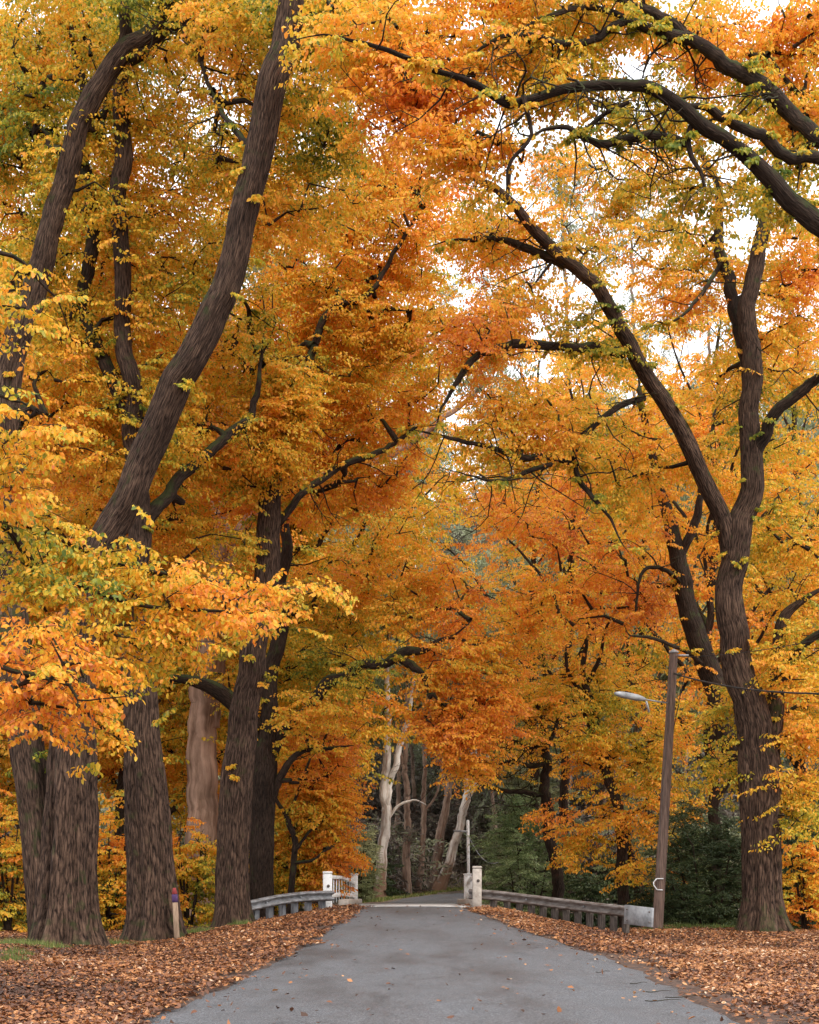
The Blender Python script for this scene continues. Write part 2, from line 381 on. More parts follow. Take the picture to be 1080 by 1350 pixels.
def grow(nodes, rads, anchors, rng, lift=.12):
    """attach every anchor to the nearest wood; returns chains [(points, r0, r1)]"""
    if not len(anchors): return []
    d0 = np.array([np.min(np.linalg.norm(nodes-a, axis=1)) for a in anchors])
    order = np.argsort(d0)
    X = nodes.copy(); R = list(rads); own = [-1]*len(X)
    chains = []; cnt = []; par = []
    for i in order:
        a = anchors[i]; dv = a-X; d = np.linalg.norm(dv, axis=1)
        cost = d*(1+.35*np.clip(-dv[:, 2]/(d+1e-6), 0, 1))
        j = int(np.argmin(cost)); s = X[j]; L = d[j]
        if L < .12: continue
        mid = (s+a)/2+np.array([0, 0, lift*L])+rng.normal(0, .12*L, 3)
        n = max(2, int(L/.35)); t = np.linspace(0, 1, n+1)[:, None]
        pts = (1-t)**2*s+2*t*(1-t)*mid+t*t*a; pts = pts+np.sin(t*rng.uniform(5, 9)+rng.uniform(0, 6))*t*(1-t)*rng.normal(0, .3, 3)*min(L, 2)
        pts[1:-1] += rng.normal(0, .075, pts[1:-1].shape)
        chains.append([pts, L]); cnt.append(1); par.append(own[j])
        X = np.vstack([X, pts[1:]]); own += [len(chains)-1]*(len(pts)-1)
    for k in range(len(chains)-1, -1, -1):
        if par[k] >= 0: cnt[par[k]] += cnt[k]
    return [(c[0], .014*cnt[k]**.52+.005, .006) for k, c in enumerate(chains)]

def lobe_anchors(lobes, rng, mult=1.0, thin=None):
    A = []; H = []
    for lb in lobes:
        cx, cy, rx, ry, d, rd, n = lb[:7]; hb = lb[7] if len(lb) > 7 else 0
        n = int(n*mult)
        u = rng.normal(size=(n, 3)); u /= np.linalg.norm(u, axis=1)[:, None]; u *= rng.random((n, 1))**.40
        for a in u:
            dd = d+a[2]*rd; A.append(P(cx+a[0]*rx, cy+a[1]*ry, dd)); H.append(hb)
    return np.array(A).reshape(-1, 3), np.array(H)
TOTAL = [0]
def foliage_for(root, chains, hb, rng, nspray=6, leaf=.097, slen=.80, hue0=.55, hvar=.22, key=('elm', 46), mat=None, wide=.30, droop=.32, epi=None, epi_n=0, name='foliage', extra=None, hj=.13):
    mat = mat or M_leaf
    S = []; Y = []; SC_ = []; Hs = []
    for k, (pts, r0, r1) in enumerate(chains):
        L = np.linalg.norm(np.diff(pts, axis=0), axis=1).sum(); n = len(pts)
        base_yaw = math.atan2(pts[-1][1]-pts[0][1], pts[-1][0]-pts[0][0])
        ns = nspray
        for q in range(ns):
            f = 1-min(1.0, (q/ns)*1.3/max(L, .3)) if q else 1.0
            f = max(f, .15)*(n-1); i = int(min(n-2, f)); p = pts[i]+(pts[i+1]-pts[i])*(f-i)
            S.append(p+rng.normal(0, .24, 3)); Y.append(base_yaw+rng.normal(0, .9)+(1.5 if q % 2 else -1.5)*(q > 0)*rng.random())
            SC_.append(slen*rng.uniform(.65, 1.25)); Hs.append(hb[k] if hb is not None else 0)
    if epi is not None and epi_n:
        X, R = epi
        idx = rng.integers(0, len(X), epi_n)
        for i in idx:
            y = rng.uniform(0, 6.28); S.append(X[i]+np.array([math.cos(y), math.sin(y), rng.uniform(-.2, .5)])*R[i]*.9)
            Y.append(y); SC_.append(slen*rng.uniform(.25, .6)); Hs.append(-.17)
    S = np.array(S); Y = np.array(Y); SC_ = np.array(SC_); Hs = np.array(Hs)
    nz_ = noise3(S, 2.4)*.6+noise3(S+50, .9)*.4
    hue = hue0+Hs+hvar*nz_+rng.normal(0, .05, len(S))
    pitch = -np.abs(rng.normal(droop, .22, len(S)))+.06; roll = rng.normal(0, .3, len(S))
    V, Q, H = sprays(S, Y, pitch, roll, SC_, leaf, key, wide, rng, hue=hue, hj=hj)
    TOTAL[0] += len(V)//6
    o = mesh_obj(name, V, Q, mat, root, hue=H)
    # fine twigs that carry the sprays
    e = S+np.stack([np.cos(Y)*np.cos(pitch), np.sin(Y)*np.cos(pitch), np.sin(pitch)], 1)*SC_[:, None]*.9
    return o, S, e
def twig_mesh(chains, S, E, mat, root, name='branches', sides=5):
    vs, qs, uvs, n = [], [], [], 0
    for pts, r0, r1 in chains:
        r = np.linspace(r0, r1, len(pts)); V, Q, uv = tube(pts, r, sides, cap=False)
        vs.append(V); qs.append(Q+n); uvs.append(uv); n += len(V)
    if S is not None and len(S):
        d = unit(E-S); x = unit(np.cross(d, [0, 0, 1.0])); y = np.cross(d, x)
        rings = []
        for f, r in ((0, .006), (.5, .004), (1, .002)):
            c = S+(E-S)*f+np.array([0, 0, .03*math.sin(f*3.14)])
            for a in (0, 2.09, 4.19): rings.append(c+r*(math.cos(a)*x+math.sin(a)*y))
        V = np.stack(rings, 1).reshape(-1, 3); b = (np.arange(len(S))*9)[:, None]
        q = np.array([[r*3+k, r*3+(k+1) % 3, r*3+3+(k+1) % 3, r*3+3+k] for r in (0, 1) for k in range(3)])
        Q = (b[:, :, None]+q[None]).reshape(-1, 4)
        vs.append(V); qs.append(Q+n); uvs.append(np.zeros((len(Q)*4, 2))); n += len(V)
    if n: return mesh_obj(name, np.concatenate(vs), np.concatenate(qs), mat, root, uv=np.concatenate(uvs), smooth=True)

def stem_mesh(sp, root, name, mat, seed, big, flare=0, deep=0, amp=.045, clefts=()):
    step = .10 if big else .18
    q = catmull(sp, step); pts = q[:, :3]; r = np.maximum(q[:, 3], .006)
    if not big and len(pts) > 4:
        rg = np.random.default_rng(seed+99); w = rg.normal(0, 1, (len(pts), 3))
        w = np.stack([np.convolve(w[:, k], np.ones(5)/5, 'same') for k in range(3)], 1)*np.linspace(0, 1, len(pts))[:, None]**.3
        pts = pts+w*np.minimum(1.0*r, .11)[:, None]*1.2
    if big and len(pts) > 40:
        rg = np.random.default_rng(seed+5); w = rg.normal(0, 1, (len(pts), 3)); w = np.stack([np.convolve(np.convolve(w[:, k], np.ones(13)/13, 'same'), np.ones(5)/5, 'same') for k in range(3)], 1)
        pts = pts+w*(.22*np.clip(np.arange(len(pts))/60-.5, 0, 1))[:, None]
    sides = 96 if big else (18 if r.max() > .07 else 10)
    V, Q, uv = tube(pts, r, sides, disp=fluted(seed, amp, flare, deep, clefts))
    return mesh_obj(name, V, Q, mat, root, uv=uv, smooth=True)

def tree(name, label, cat, stems, lobes, seed, group=None, mult=1.0, nspray=6, leaf=.097, slen=.80, hue0=.55, hvar=.22,
         bark=None, limb_bark=None, mat=None, key=('elm', 46), wide=.30, epi_n=0, droop=.32, big=True, flare=.35, deep=.12, ground=True, anchors=None, lift=.12, hj=.13, clefts=(), bare=0):
    """stems: [(part name, [(px,py,w,d)...] or world array)], first one is the trunk"""
    rng = np.random.default_rng(seed); bark = bark or M_bark; limb_bark = limb_bark or M_bark2
    SP = [stem_pts(s[1]) if isinstance(s[1], list) else s[1] for s in stems]
    for i in range(len(SP)):                   # draw every stem out to a thin tip
        q = SP[i]
        if q[-1, 3] > .012 and key[0] == 'elm' and len(q) > 2 and np.linalg.norm(q[-1, :3]-q[0, :3]) > 2.2:
            dv = q[-1, :3]-q[-2, :3]; dv /= np.linalg.norm(dv)+1e-9; L = 8*q[-1, 3]+.5
            e1 = q[-1, :3]+dv*L*.5+rng.normal(0, .10, 3); e2 = e1+dv*L*.5+rng.normal(0, .16, 3)
            SP[i] = np.vstack([q, [*e1, q[-1, 3]*.55], [*e2, .007]])
    b = SP[0][0].copy(); gzb = float(gz(b[0], b[1])) if ground else b[2]
    if ground:
        SP[0][0][2] = gzb-.15
    root = thing(name, label, cat, (b[0], b[1], gzb), group)
    nodes, rads = [], []
    for i, (s, sp) in enumerate(zip(stems, SP)):
        isb = big and sp[:, 3].max() > .22
        stem_mesh(sp, root, s[0], bark if (i == 0 or (sp[:, 3].max() > .24 and bark is M_bark)) else limb_bark, seed*31+i, isb, flare if i == 0 else 0, deep if i == 0 else 0, clefts=clefts if i == 0 else ())
        X, R = path_nodes(sp); m = X[:, 2] > gzb+(2.2 if len(X) > 12 else .6)
        if m.any(): nodes.append(X[m]); rads.append(R[m])
    nodes = np.concatenate(nodes); rads = np.concatenate(rads)
    if anchors is None: A, H = lobe_anchors(lobes, rng, mult*K)
    else: A, H = anchors
    # keep anchors in growth order so that hues stay with their chains
    ch = grow(nodes, rads, A, rng, lift)
    hb = []
    for c in ch:
        j = int(np.argmin(np.linalg.norm(A-c[0][-1], axis=1))); hb.append(H[j])
    fo, S, E = foliage_for(root, ch, hb, rng, nspray, leaf, slen, hue0, hvar, key, mat, wide, droop, (nodes[nodes[:, 2] > gzb+3.6], rads[nodes[:, 2] > gzb+3.6]) if epi_n else None, epi_n, hj=hj)
    for _ in range(bare):                      # leafless crooked side twigs
        i = int(rng.integers(0, len(nodes)))
        if rads[i] > .16: continue
        d = unit(np.array([rng.normal(), rng.normal()*.6, rng.normal(-.25, .5)])); L = rng.uniform(.8, 2.4); p = [nodes[i]]
        for q in range(7): d = unit(d+rng.normal(0, .30, 3)+np.array([0, 0, -.04])); p.append(p[-1]+d*L/7)
        p = np.array(p); r0 = min(.024, rads[i]*.5); ch.append((p, r0, .005))
        for q in (2, 4, 5):
            e_ = unit(p[q+1]-p[q]+rng.normal(0, .6, 3)); z_ = [p[q]]
            for w_ in range(4): e_ = unit(e_+rng.normal(0, .35, 3)); z_.append(z_[-1]+e_*L*.10)
            ch.append((np.array(z_), r0*.5, .004))
    twig_mesh(ch, S, E, limb_bark, root)
    return root
def copy_tree(root, loc, rz, sc, label, group=None):
    r = root.copy(); C.objects.link(r); r.location = loc; r.rotation_euler = (0, 0, rz); r.scale = (sc, sc, sc)
    r['label'] = label
    if group: r['group'] = group
    for ch in list(root.children):
        c = ch.copy(); C.objects.link(c); c.parent = r
    return r

# ============================================================ SETTING
def sheet(name, xs, ys, zf, mat, kind='structure', parent=None):
    X, Y = np.meshgrid(xs, ys); Z = zf(X, Y); V = np.stack([X, Y, Z], -1).reshape(-1, 3)
    nx = len(xs); i = np.arange(len(ys)-1)[:, None]*nx; j = np.arange(nx-1)[None]
    Q = np.stack([i+j, i+j+1, i+nx+j+1, i+nx+j], -1).reshape(-1, 4)
    o = mesh_obj(name, V, Q, mat, parent, smooth=True)
    if kind: o['kind'] = kind
    return o
def ground_mat():
    m, t, b, o = newmat('leafy_soil')
    g = N(t, 'ShaderNodeNewGeometry')
    n1 = N(t, 'ShaderNodeTexNoise'); n1.inputs['Scale'].default_value = 9; n1.inputs['Detail'].default_value = 8
    n2 = N(t, 'ShaderNodeTexNoise'); n2.inputs['Scale'].default_value = .35; n2.inputs['Detail'].default_value = 5
    t.links.new(g.outputs['Position'], n1.inputs['Vector']); t.links.new(g.outputs['Position'], n2.inputs['Vector'])
    r1 = ramp(t, [(.3, (.028, .018, .013)), (.55, (.085, .045, .028)), (.75, (.17, .085, .045))]); t.links.new(n1.outputs[0], r1.inputs[0])
    r2 = ramp(t, [(.3, (.06, .055, .03)), (.6, (.19, .14, .10))]); t.links.new(n1.outputs[0], r2.inputs[0])
    sp = N(t, 'ShaderNodeSeparateXYZ'); t.links.new(g.outputs['Position'], sp.inputs[0])
    mr = N(t, 'ShaderNodeMapRange'); mr.inputs[1].default_value = 56; mr.inputs[2].default_value = 66; t.links.new(sp.outputs[1], mr.inputs[0])
    mm = N(t, 'ShaderNodeMix', data_type='RGBA'); t.links.new(mr.outputs[0], mm.inputs[0]); t.links.new(r1.outputs[0], mm.inputs[6]); t.links.new(r2.outputs[0], mm.inputs[7])
    t.links.new(mm.outputs[2], b.inputs['Base Color']); b.inputs['Roughness'].default_value = .95
    bp = N(t, 'ShaderNodeBump'); bp.inputs['Distance'].default_value = .05; t.links.new(n1.outputs[0], bp.inputs['Height']); t.links.new(bp.outputs[0], b.inputs['Normal'])
    return m
def road_mat():
    m, t, b, o = newmat('damp_asphalt')
    g = N(t, 'ShaderNodeNewGeometry')
    def nse(s, det=6, stretch=None):
        n = N(t, 'ShaderNodeTexNoise'); n.inputs['Scale'].default_value = s; n.inputs['Detail'].default_value = det; n.inputs['Roughness'].default_value = .6
        if stretch:
            mp = N(t, 'ShaderNodeMapping'); mp.inputs['Scale'].default_value = stretch; t.links.new(g.outputs['Position'], mp.inputs[0]); t.links.new(mp.outputs[0], n.inputs['Vector'])
        else: t.links.new(g.outputs['Position'], n.inputs['Vector'])
        return n
    fine = nse(55, 8); fine.inputs['Roughness'].default_value = .85; big = nse(.5, 5, (1.2, .35, 1)); med = nse(2.2, 6, (1, .45, 1))
    r = ramp(t, [(.38, (.010, .010, .011)), (.5, (.070, .072, .077)), (.60, (.31, .31, .315))]); t.links.new(fine.outputs[0], r.inputs[0])
    rb = ramp(t, [(.36, (.70, .70, .71)), (.50, (.98, .98, .99)), (.65, (1.05, 1.06, 1.08))]); t.links.new(big.outputs[0], rb.inputs[0])
    rm = ramp(t, [(.32, (.72, .72, .73)), (.40, (.94, .94, .94)), (.6, (1.04, 1.04, 1.05))]); t.links.new(med.outputs[0], rm.inputs[0])
    last = r.outputs[0]
    for q in (rb, rm):
        mu = N(t, 'ShaderNodeMix', data_type='RGBA', blend_type='MULTIPLY'); mu.inputs[0].default_value = 1
        t.links.new(last, mu.inputs[6]); t.links.new(q.outputs[0], mu.inputs[7]); last = mu.outputs[2]
    nw = nse(1.6, 4); wv = N(t, 'ShaderNodeVectorMath', operation='MULTIPLY_ADD'); wv.inputs[1].default_value = (.5, .5, 0); t.links.new(nw.outputs['Color'], wv.inputs[0]); t.links.new(g.outputs['Position'], wv.inputs[2])
    vc = N(t, 'ShaderNodeTexVoronoi', feature='DISTANCE_TO_EDGE'); vc.inputs['Scale'].default_value = .55; t.links.new(wv.outputs[0], vc.inputs['Vector'])
    rc = ramp(t, [(.0, (1, 1, 1)), (.010, (0, 0, 0))]); t.links.new(vc.outputs[0], rc.inputs[0])
    nm = nse(.45, 3); rn = ramp(t, [(.52, (0, 0, 0)), (.60, (.65, .65, .65))]); t.links.new(nm.outputs[0], rn.inputs[0])
    mc = N(t, 'ShaderNodeMath', operation='MULTIPLY'); t.links.new(rc.outputs[0], mc.inputs[0]); t.links.new(rn.outputs[0], mc.inputs[1])
    mk = N(t, 'ShaderNodeMix', data_type='RGBA'); mk.inputs[7].default_value = (.02, .02, .02, 1); t.links.new(mc.outputs[0], mk.inputs[0]); t.links.new(last, mk.inputs[6]); last = mk.outputs[2]
    t.links.new(last, b.inputs['Base Color'])
    rr = ramp(t, [(.38, (.42, .42, .42)), (.6, (.68, .68, .68))]); t.links.new(big.outputs[0], rr.inputs[0])
    t.links.new(rr.outputs[0], b.inputs['Roughness']); b.inputs['Specular IOR Level'].default_value = .45
    bp = N(t, 'ShaderNodeBump'); bp.inputs['Strength'].default_value = .8; bp.inputs['Distance'].default_value = .02
    t.links.new(fine.outputs[0], bp.inputs['Height']); t.links.new(bp.outputs[0], b.inputs['Normal'])
    return m
M_ground = ground_mat(); M_road = road_mat()
M_deck = plain_mat('pale_bridge_concrete', (.34, .33, .31), (.62, .61, .59), scale=3, bump=.2, lo=.3, hi=.6)

def road_half(y):                               # left and right edge of the asphalt
    ys = [-30, 10, 14.9, 20, 25, 30, 35, 40, 45.2, 58.4, 70, 85, 140]
    l = [-4.2, -3.3, -2.92, -2.55, -2.28, -2.02, -1.80, -1.62, -1.55, -1.6, None, None, None]
    r = [3.3, 3.35, 3.45, 3.58, 3.42, 2.92, 2.36, 1.95, 1.70, 1.7, None, None, None]
    l = [(-1.9+float(xr(y_))) if a is None else a for a, y_ in zip(l, ys)]; r = [(1.9+float(xr(y_))) if a is None else a for a, y_ in zip(r, ys)]
    return np.interp(y, ys, l), np.interp(y, ys, r)
xs = np.concatenate([np.arange(-140, -16, 6), np.arange(-16, -5, .4), np.arange(-5, 5, .2), np.arange(5, 16, .4), np.arange(16, 141, 6)])
ys = np.concatenate([np.arange(-60, 8, 6), np.arange(8, 70, .5), np.arange(70, 130, 2), np.arange(130, 420, 12)])
def gsurf(X, Y):
    l, r = road_half(Y); inside = (X > l+.18) & (X < r-.18)
    z = gz(X, Y)+.02*np.sin(X*3.1)*np.sin(Y*2.3)
    return np.where(inside & (Y < 92.5), z-.12, z)
sheet('ground', xs, ys, gsurf, M_ground)
def strip(name, y0, y1, lf, mat, dz, nx=15, crown=.03):
    yy = np.linspace(y0, y1, max(2, int((y1-y0)/.35)+1)); V = []
    for y in yy:
        l, r = lf(y)
        for k in range(nx):
            f = k/(nx-1); x = l+(r-l)*f
            zz = float(gz(0 if y < 60 else xr(y), y))+dz+crown*(1-(2*f-1)**2)
            if k in (0, nx-1): zz -= .06
            V.append((x, y, zz))
    i = np.arange(len(yy)-1)[:, None]*nx; j = np.arange(nx-1)[None]
    Q = np.stack([i+j, i+j+1, i+nx+j+1, i+nx+j], -1).reshape(-1, 4)
    o = mesh_obj(name, V, Q, mat, smooth=True); o['kind'] = 'structure'; return o
def wob(y):
    l, r = road_half(y)
    return l+.05*math.sin(y*2.3)+.04*math.sin(y*5.1+1), r+.05*math.sin(y*1.9+2)+.04*math.sin(y*6.3)
strip('road', -30, 45.2, wob, M_road, 0)
strip('road', 58.45, 92.5, lambda y: road_half(y), M_road, .0)
# bridge deck: pale concrete slab with kerbs
deck = thing('bridge_deck', 'pale concrete deck of the narrow bridge at the end of the grey road', 'bridge', (0, 51.8, .3))
b_ = MB()
seg = np.linspace(45.22, 58.42, 12)
for k in range(11):
    y0, y1 = seg[k], seg[k+1]; z0, z1 = float(zr(y0))+.035, float(zr(y1))+.035
    V = [(-2.35, y0, z0), (2.35, y0, z0), (2.35, y1, z1), (-2.35, y1, z1), (-2.35, y0, z0-.45), (2.35, y0, z0-.45), (2.35, y1, z1-.45), (-2.35, y1, z1-.45)]
    b_.add(V, [(0, 1, 2, 3), (0, 4, 5, 1), (2, 6, 7, 3), (1, 5, 6, 2), (0, 3, 7, 4), (4, 7, 6, 5)])
b_.build('slab', M_deck, deck)
for s in (-1, 1):
    k_ = MB()
    for k in range(11):
        a = (s*1.98, seg[k]+.004, float(zr(seg[k]))+.12); c = (s*1.98, seg[k+1]-.004, float(zr(seg[k+1]))+.12)
        k_.bar(a, c, .3, .2, bev=.02)
    k_.build('kerb', M_concpost, deck)
# creek water under the bridge
M_water = plain_mat('creek_water', (.02, .025, .02), (.035, .04, .03), scale=2, rough=.08, spec=.5, bump=.1)
sheet('creek_water', np.arange(-60, 61, 4.0), np.array([47., 51., 55., 59., 62.]), lambda X, Y: X*0-2.15, M_water)

# ============================================================ BRIDGE PARAPETS, GUARDRAILS
def parapet(s, near_px, far_px, label):
    d0, d1 = (43.9, 57.4)
    xa = (near_px-540)/F*d0; xb = (far_px-540)/F*d1
    t = thing('bridge_parapet', label, 'bridge railing', (xa, d0, .35))
    mp_near = M_concpost if s > 0 else M_white
    p = MB(); zt = P(0, 1149 if s < 0 else 1142, d0)[2]
    p.box((xa, d0, (zt-.07-.2)/2), (.26, .26, zt-.07+.2), bev=.02); p.build('end_post', mp_near, t)
    c_ = MB(); c_.box((xa, d0, zt-.033), (.275, .275, .07), bev=.025); c_.build('post_cap', mp_near, t)
    h = MB(); h.tube([(xa+.03, d0-.16, zt-.42), (xa+.03, d0-.138, zt-.42)], .045, 12); h.build('bolt_head', M_post, t)
    p = MB(); zb = P(0, 1152, d1)[2]
    p.box((xb, d1, (zb-.04-.6)/2), (.27, .27, zb+.6-.04), bev=.02); p.box((xb, d1, zb-.02), (.31, .31, .055), bev=.02); p.build('end_post', M_white, t)
    n = 13; f = np.linspace(0, 1, n); ztop = np.interp(f, [0, .5, .8, 1], [1.42, 1.40, 1.30, 1.17]); zmid = np.interp(f, [0, .5, .8, 1], [.86, .84, .76, .66])
    bow = .03*np.sin(f*math.pi)*s
    X = xa+(xb-xa)*f+bow; Y = d0+.15+(d1-.3-d0)*f
    for zz, nm, w, hh in ((ztop, 'top_rail', .12, .11), (zmid, 'middle_rail', .10, .13)):
        r = MB()
        for k in range(n-1): r.bar((X[k], Y[k]+.001, zz[k]), (X[k+1], Y[k+1]-.001, zz[k+1]), w, hh)
        r.build(nm, M_white, t)
    for k in range(1, 10):
        ff = k/10; x = np.interp(ff, f, X); y = np.interp(ff, f, Y); zz = np.interp(ff, f, ztop)
        q = MB(); q.box((x, y, (zz-.06+float(zr(y))+.1)/2), (.034, .05, zz-.06-float(zr(y))-.1), bev=.008); q.build('baluster', M_white, t)
    return t
parapet(-1, 432, 467, 'white bridge railing with balusters on the left side of the road')
parapet(1, 629, 616.5, 'bridge railing on the right, beige end post in front of white rails')

WPROF = [(0, -.148), (.035, -.145), (.11, -.108), (.11, -.072), (.0, -.022), (.0, .022), (.11, .072), (.11, .108), (.035, .145), (0, .148)]
M_steelr = plain_mat('rust_stained_steel', (.10, .075, .06), (.30, .27, .25), scale=4, rough=.6, metal=.4, bump=.15, stretch=(1, 1, 3))
def wbeam(path, side, name, root, mat):
    """path (n,3) of beam centre line; the profile bulges toward the road (side = +1: +x)"""
    q = catmull(np.array([[*p, 1] for p in path]), .3)[:, :3]
    T = unit(np.gradient(q, axis=0)); nrm = unit(np.cross(T, [0, 0, 1.0]))*side
    prof = WPROF+[(a-.010, z*1.0) for a, z in WPROF[::-1]]
    m = len(prof); V = np.stack([q+nrm*a+np.array([0, 0, z]) for a, z in prof], 1).reshape(-1, 3)
    i = np.arange(len(q)-1)[:, None]*m; j = np.arange(m)[None]; k = (j+1) % m
    Q = np.stack([i+j, i+k, i+m+k, i+m+j], -1).reshape(-1, 4)
    return mesh_obj(name, V, Q, mat, root), q, nrm
def guardrail(path, side, label, nposts, post_mat, skip=0, endbox=False, post_w=.15):
    r0 = path[0]; root = thing('guardrail', label, 'guardrail', (r0[0], r0[1], float(gz(r0[0], r0[1]))))
    o, q, nrm = wbeam(path, side, 'steel_beam', root, M_steel if side < 0 else M_steelr)
    s = np.concatenate([[0], np.cumsum(np.linalg.norm(np.diff(q, axis=0), axis=1))])
    for k in range(nposts):
        f = s[-1]*(k+.5)/nposts; x, y, z = [np.interp(f, s, q[:, c]) for c in range(3)]
        nx_, ny_ = np.interp(f, s, nrm[:, 0]), np.interp(f, s, nrm[:, 1])
        x -= nx_*.13; y -= ny_*.13; g = float(gz(x, y))-.3; top = z+.10
        p = MB(); p.box((x, y, (g+top)/2), (post_w, .18, top-g), rz=math.atan2(ny_, nx_), bev=.012); p.build('post', post_mat, root)
    for f_ in (.34, .72):                      # bolt plates where beam lengths overlap
        f = s[-1]*f_; x, y, z = [np.interp(f, s, q[:, c]) for c in range(3)]; nx_, ny_ = np.interp(f, s, nrm[:, 0]), np.interp(f, s, nrm[:, 1])
        h = MB(); h.tube([(x+nx_*.028, y+ny_*.028, z), (x+nx_*.05, y+ny_*.05, z)], .03, 10); h.build('bolt_head', M_box, root)
    return root
gl = [P(438, 1181, 43.5), P(400, 1182.5, 42.6), P(365, 1187, 41.6), P(331, 1194, 40.8), P(312, 1198, 40.4)]
guardrail(gl, -1, 'grey steel guardrail on the left, curving from the white bridge post to the third trunk', 7, M_greypost, post_w=.14)
gr = [P(619, 1179, 44.1), P(650, 1180.5, 43.8), P(700, 1186.5, 42.8), P(760, 1194, 41.4), P(820, 1201, 40.0), P(828, 1202, 39.8)]
grr = guardrail(gr, 1, 'rusty brown steel guardrail on the right, running from the bridge to the leaning pole', 13, M_post, post_w=.13)
e = MB(); a = P(824, 1205.5, 39.75); c = P(861, 1210, 38.9)
e.bar(a, c, .07, .50, up=(0, 0, 1)); e.build('end_terminal', M_box, grr)
for fx, fz in ((.10, .14), (.10, -.14), (.9, .14), (.9, -.12)):
    p_ = a+(c-a)*fx; h = MB(); h.tube([(p_[0]-.02, p_[1]-.035, p_[2]+fz), (p_[0]-.03, p_[1]-.06, p_[2]+fz)], .022, 8); h.build('bolt_head', M_steelr, grr)

# ============================================================ POLE, LIGHT, STAKE
def poletree():
    d = 42.0; base = P(866, 1228, d); base[2] = float(gz(base[0], d))-.25; top = P(888.5, 861, d)
    t = thing('utility_pole', 'tall brown timber utility pole leaning slightly beside the end of the guardrail', 'utility pole', (base[0], base[1], base[2]+.25))
    pts = np.linspace(base, top, 40); r = np.linspace(.155, .115, 40)
    V, Q, uv = tube(pts, r, 24, disp=lambda a, s: 1+.012*np.sin(9*a+s)+.012*np.sin(15*a-.7*s)+.01*np.sin(s*3))
    mesh_obj('pole', V, Q, M_pole, t, smooth=True, uv=uv)
    c = MB(); c.tube([top+[0, 0, .0], top+[0, 0, .04]], .135, 16); c.build('pole_cap', M_metal, t)
    # steel strap bracket low on the pole, white, C-shaped
    b = MB(); pc = P(869, 1166, d)
    def pt(px, py): q = P(px, py, d-.17); return q
    seq = [(875, 1158.5), (866, 1158.5), (862, 1163), (862, 1167), (866.5, 1173), (874, 1173.5)]
    for i in range(len(seq)-1): b.bar(pt(*seq[i]), pt(*seq[i+1]), .03, .03, up=(0, 1, 0))
    b.build('strap', M_whiteline, t)
    w = MB(); w.tube(catmull(np.array([[*P(884, 880, d-.12), 1], [*P(882, 935, d-.12), 1], [*P(873, 1060, d-.14), 1], [*P(866.5, 1170, d-.17), 1]]), .4)[:, :3], .010, 6); w.build('conduit', M_post, t)
    # arm and lamp
    a = MB(); a.tube([P(880, 927, d-.1), P(862, 924, d-.6), P(848, 921.5, d-1.2)], .02, 8); a.build('lamp_arm', M_metal, t)
    l = MB(); A = P(811, 914, d-2.0); B = P(851, 922, d-1.1)
    q = np.linspace(A, B, 9); rr = [.035, .07, .085, .09, .09, .09, .085, .07, .03]
    V, Q, uv = tube(q, rr, 14); mid = (A+B)/2
    V[:, 2] = mid[2]+(V[:, 2]-mid[2]); mesh_obj('lamp_head', V, Q, M_box, t, smooth=True)
    st = MB(); st.bar(P(852, 924, d-1.0), P(856, 939, d-.9), .05, .05); st.build('photocell', M_metal, t)
    # crossbar stub
    k = MB(); k.bar(top+np.array([.05, 0, -.06]), P(908, 864, d-.1), .05, .05, up=(0, 1, 0)); k.build('insulator_bracket', M_metal, t)
    # stay wire down to the right and service cables
    def cable(name, A, B, sag, label, r=.013):
        f = np.linspace(0, 1, 40)[:, None]; p = A*(1-f)+B*f; p[:, 2] -= (4*sag*f*(1-f))[:, 0]
        V, Q, _ = tube(p, r, 6); o = mesh_obj(name, V, Q, M_black, smooth=True); tagm(o, label, 'cable')
    cable('power_cable', P(889, 888, d-.1), P(1500, 860, 20), .55, 'thin black cable sagging from the timber pole across the big right trunk', .022)
    cable('power_cable', P(889, 866, d), P(1500, 700, 24), .5, 'upper thin cable leaving the head of the pole to the right', .009)
    cable('stay_cable', P(908, 864, d-.1), P(888, 962, d+.1), .0, 'short slack black cable hanging down behind the top of the pole', .014)
poletree()
def far_pole():
    d = 74; b = P(618, 1185, d); b[2] = float(gz(b[0], d)); tp = P(617, 1082, d)
    t = thing('utility_pole', 'thin pale distant pole with one short crossarm above the right end of the bridge', 'utility pole', b)
    p = MB(); p.tube([b, tp], .075, 10); p.build('pole', M_white, t)
    c = MB(); c.bar(P(598, 1095, d), P(617, 1096.5, d), .1, .13, up=(0, 1, 0)); c.build('crossarm', M_box, t)
    f = np.linspace(0, 1, 20)[:, None]; q = P(617, 1100, d)*(1-f)+P(660, 1135, d-1)*f; q[:, 2] -= (2.4*f*(1-f))[:, 0]
    w = MB(); w.tube(q, .02, 5); w.build('hanging_wire', M_box, t)
far_pole()
def stake():
    d = 35.3; x = (233.5-540)/F*d; g = float(gz(x, d)); t = thing('marker_stake', 'short timber marker stake with red and purple top, leaning on the second trunk', 'stake', (x, d, g))
    R = Matrix.Rotation(math.radians(-3), 3, 'Y')
    def bx(z0, z1, w, mat, nm, dp=.05, taper=1.0):
        m = MB(); c = R@Vector((0, 0, (z0+z1)/2)); m.box((x+c.x, d+c.y, g+c.z), (w, dp, z1-z0), rot=[list(r) for r in R], bev=.006, taper=taper); m.build(nm, mat, t)
    bx(-.2, .90, .125, M_stake, 'stake_board'); bx(.903, 1.09, .13, M_purple, 'reflector', .055); bx(1.093, 1.24, .125, M_red, 'red_tip', .05, .55)
stake()

# ============================================================ THE BIG ROADSIDE TREES
T_, L_ = 'trunk', 'limb'
AG = 'autumn elms along the road'
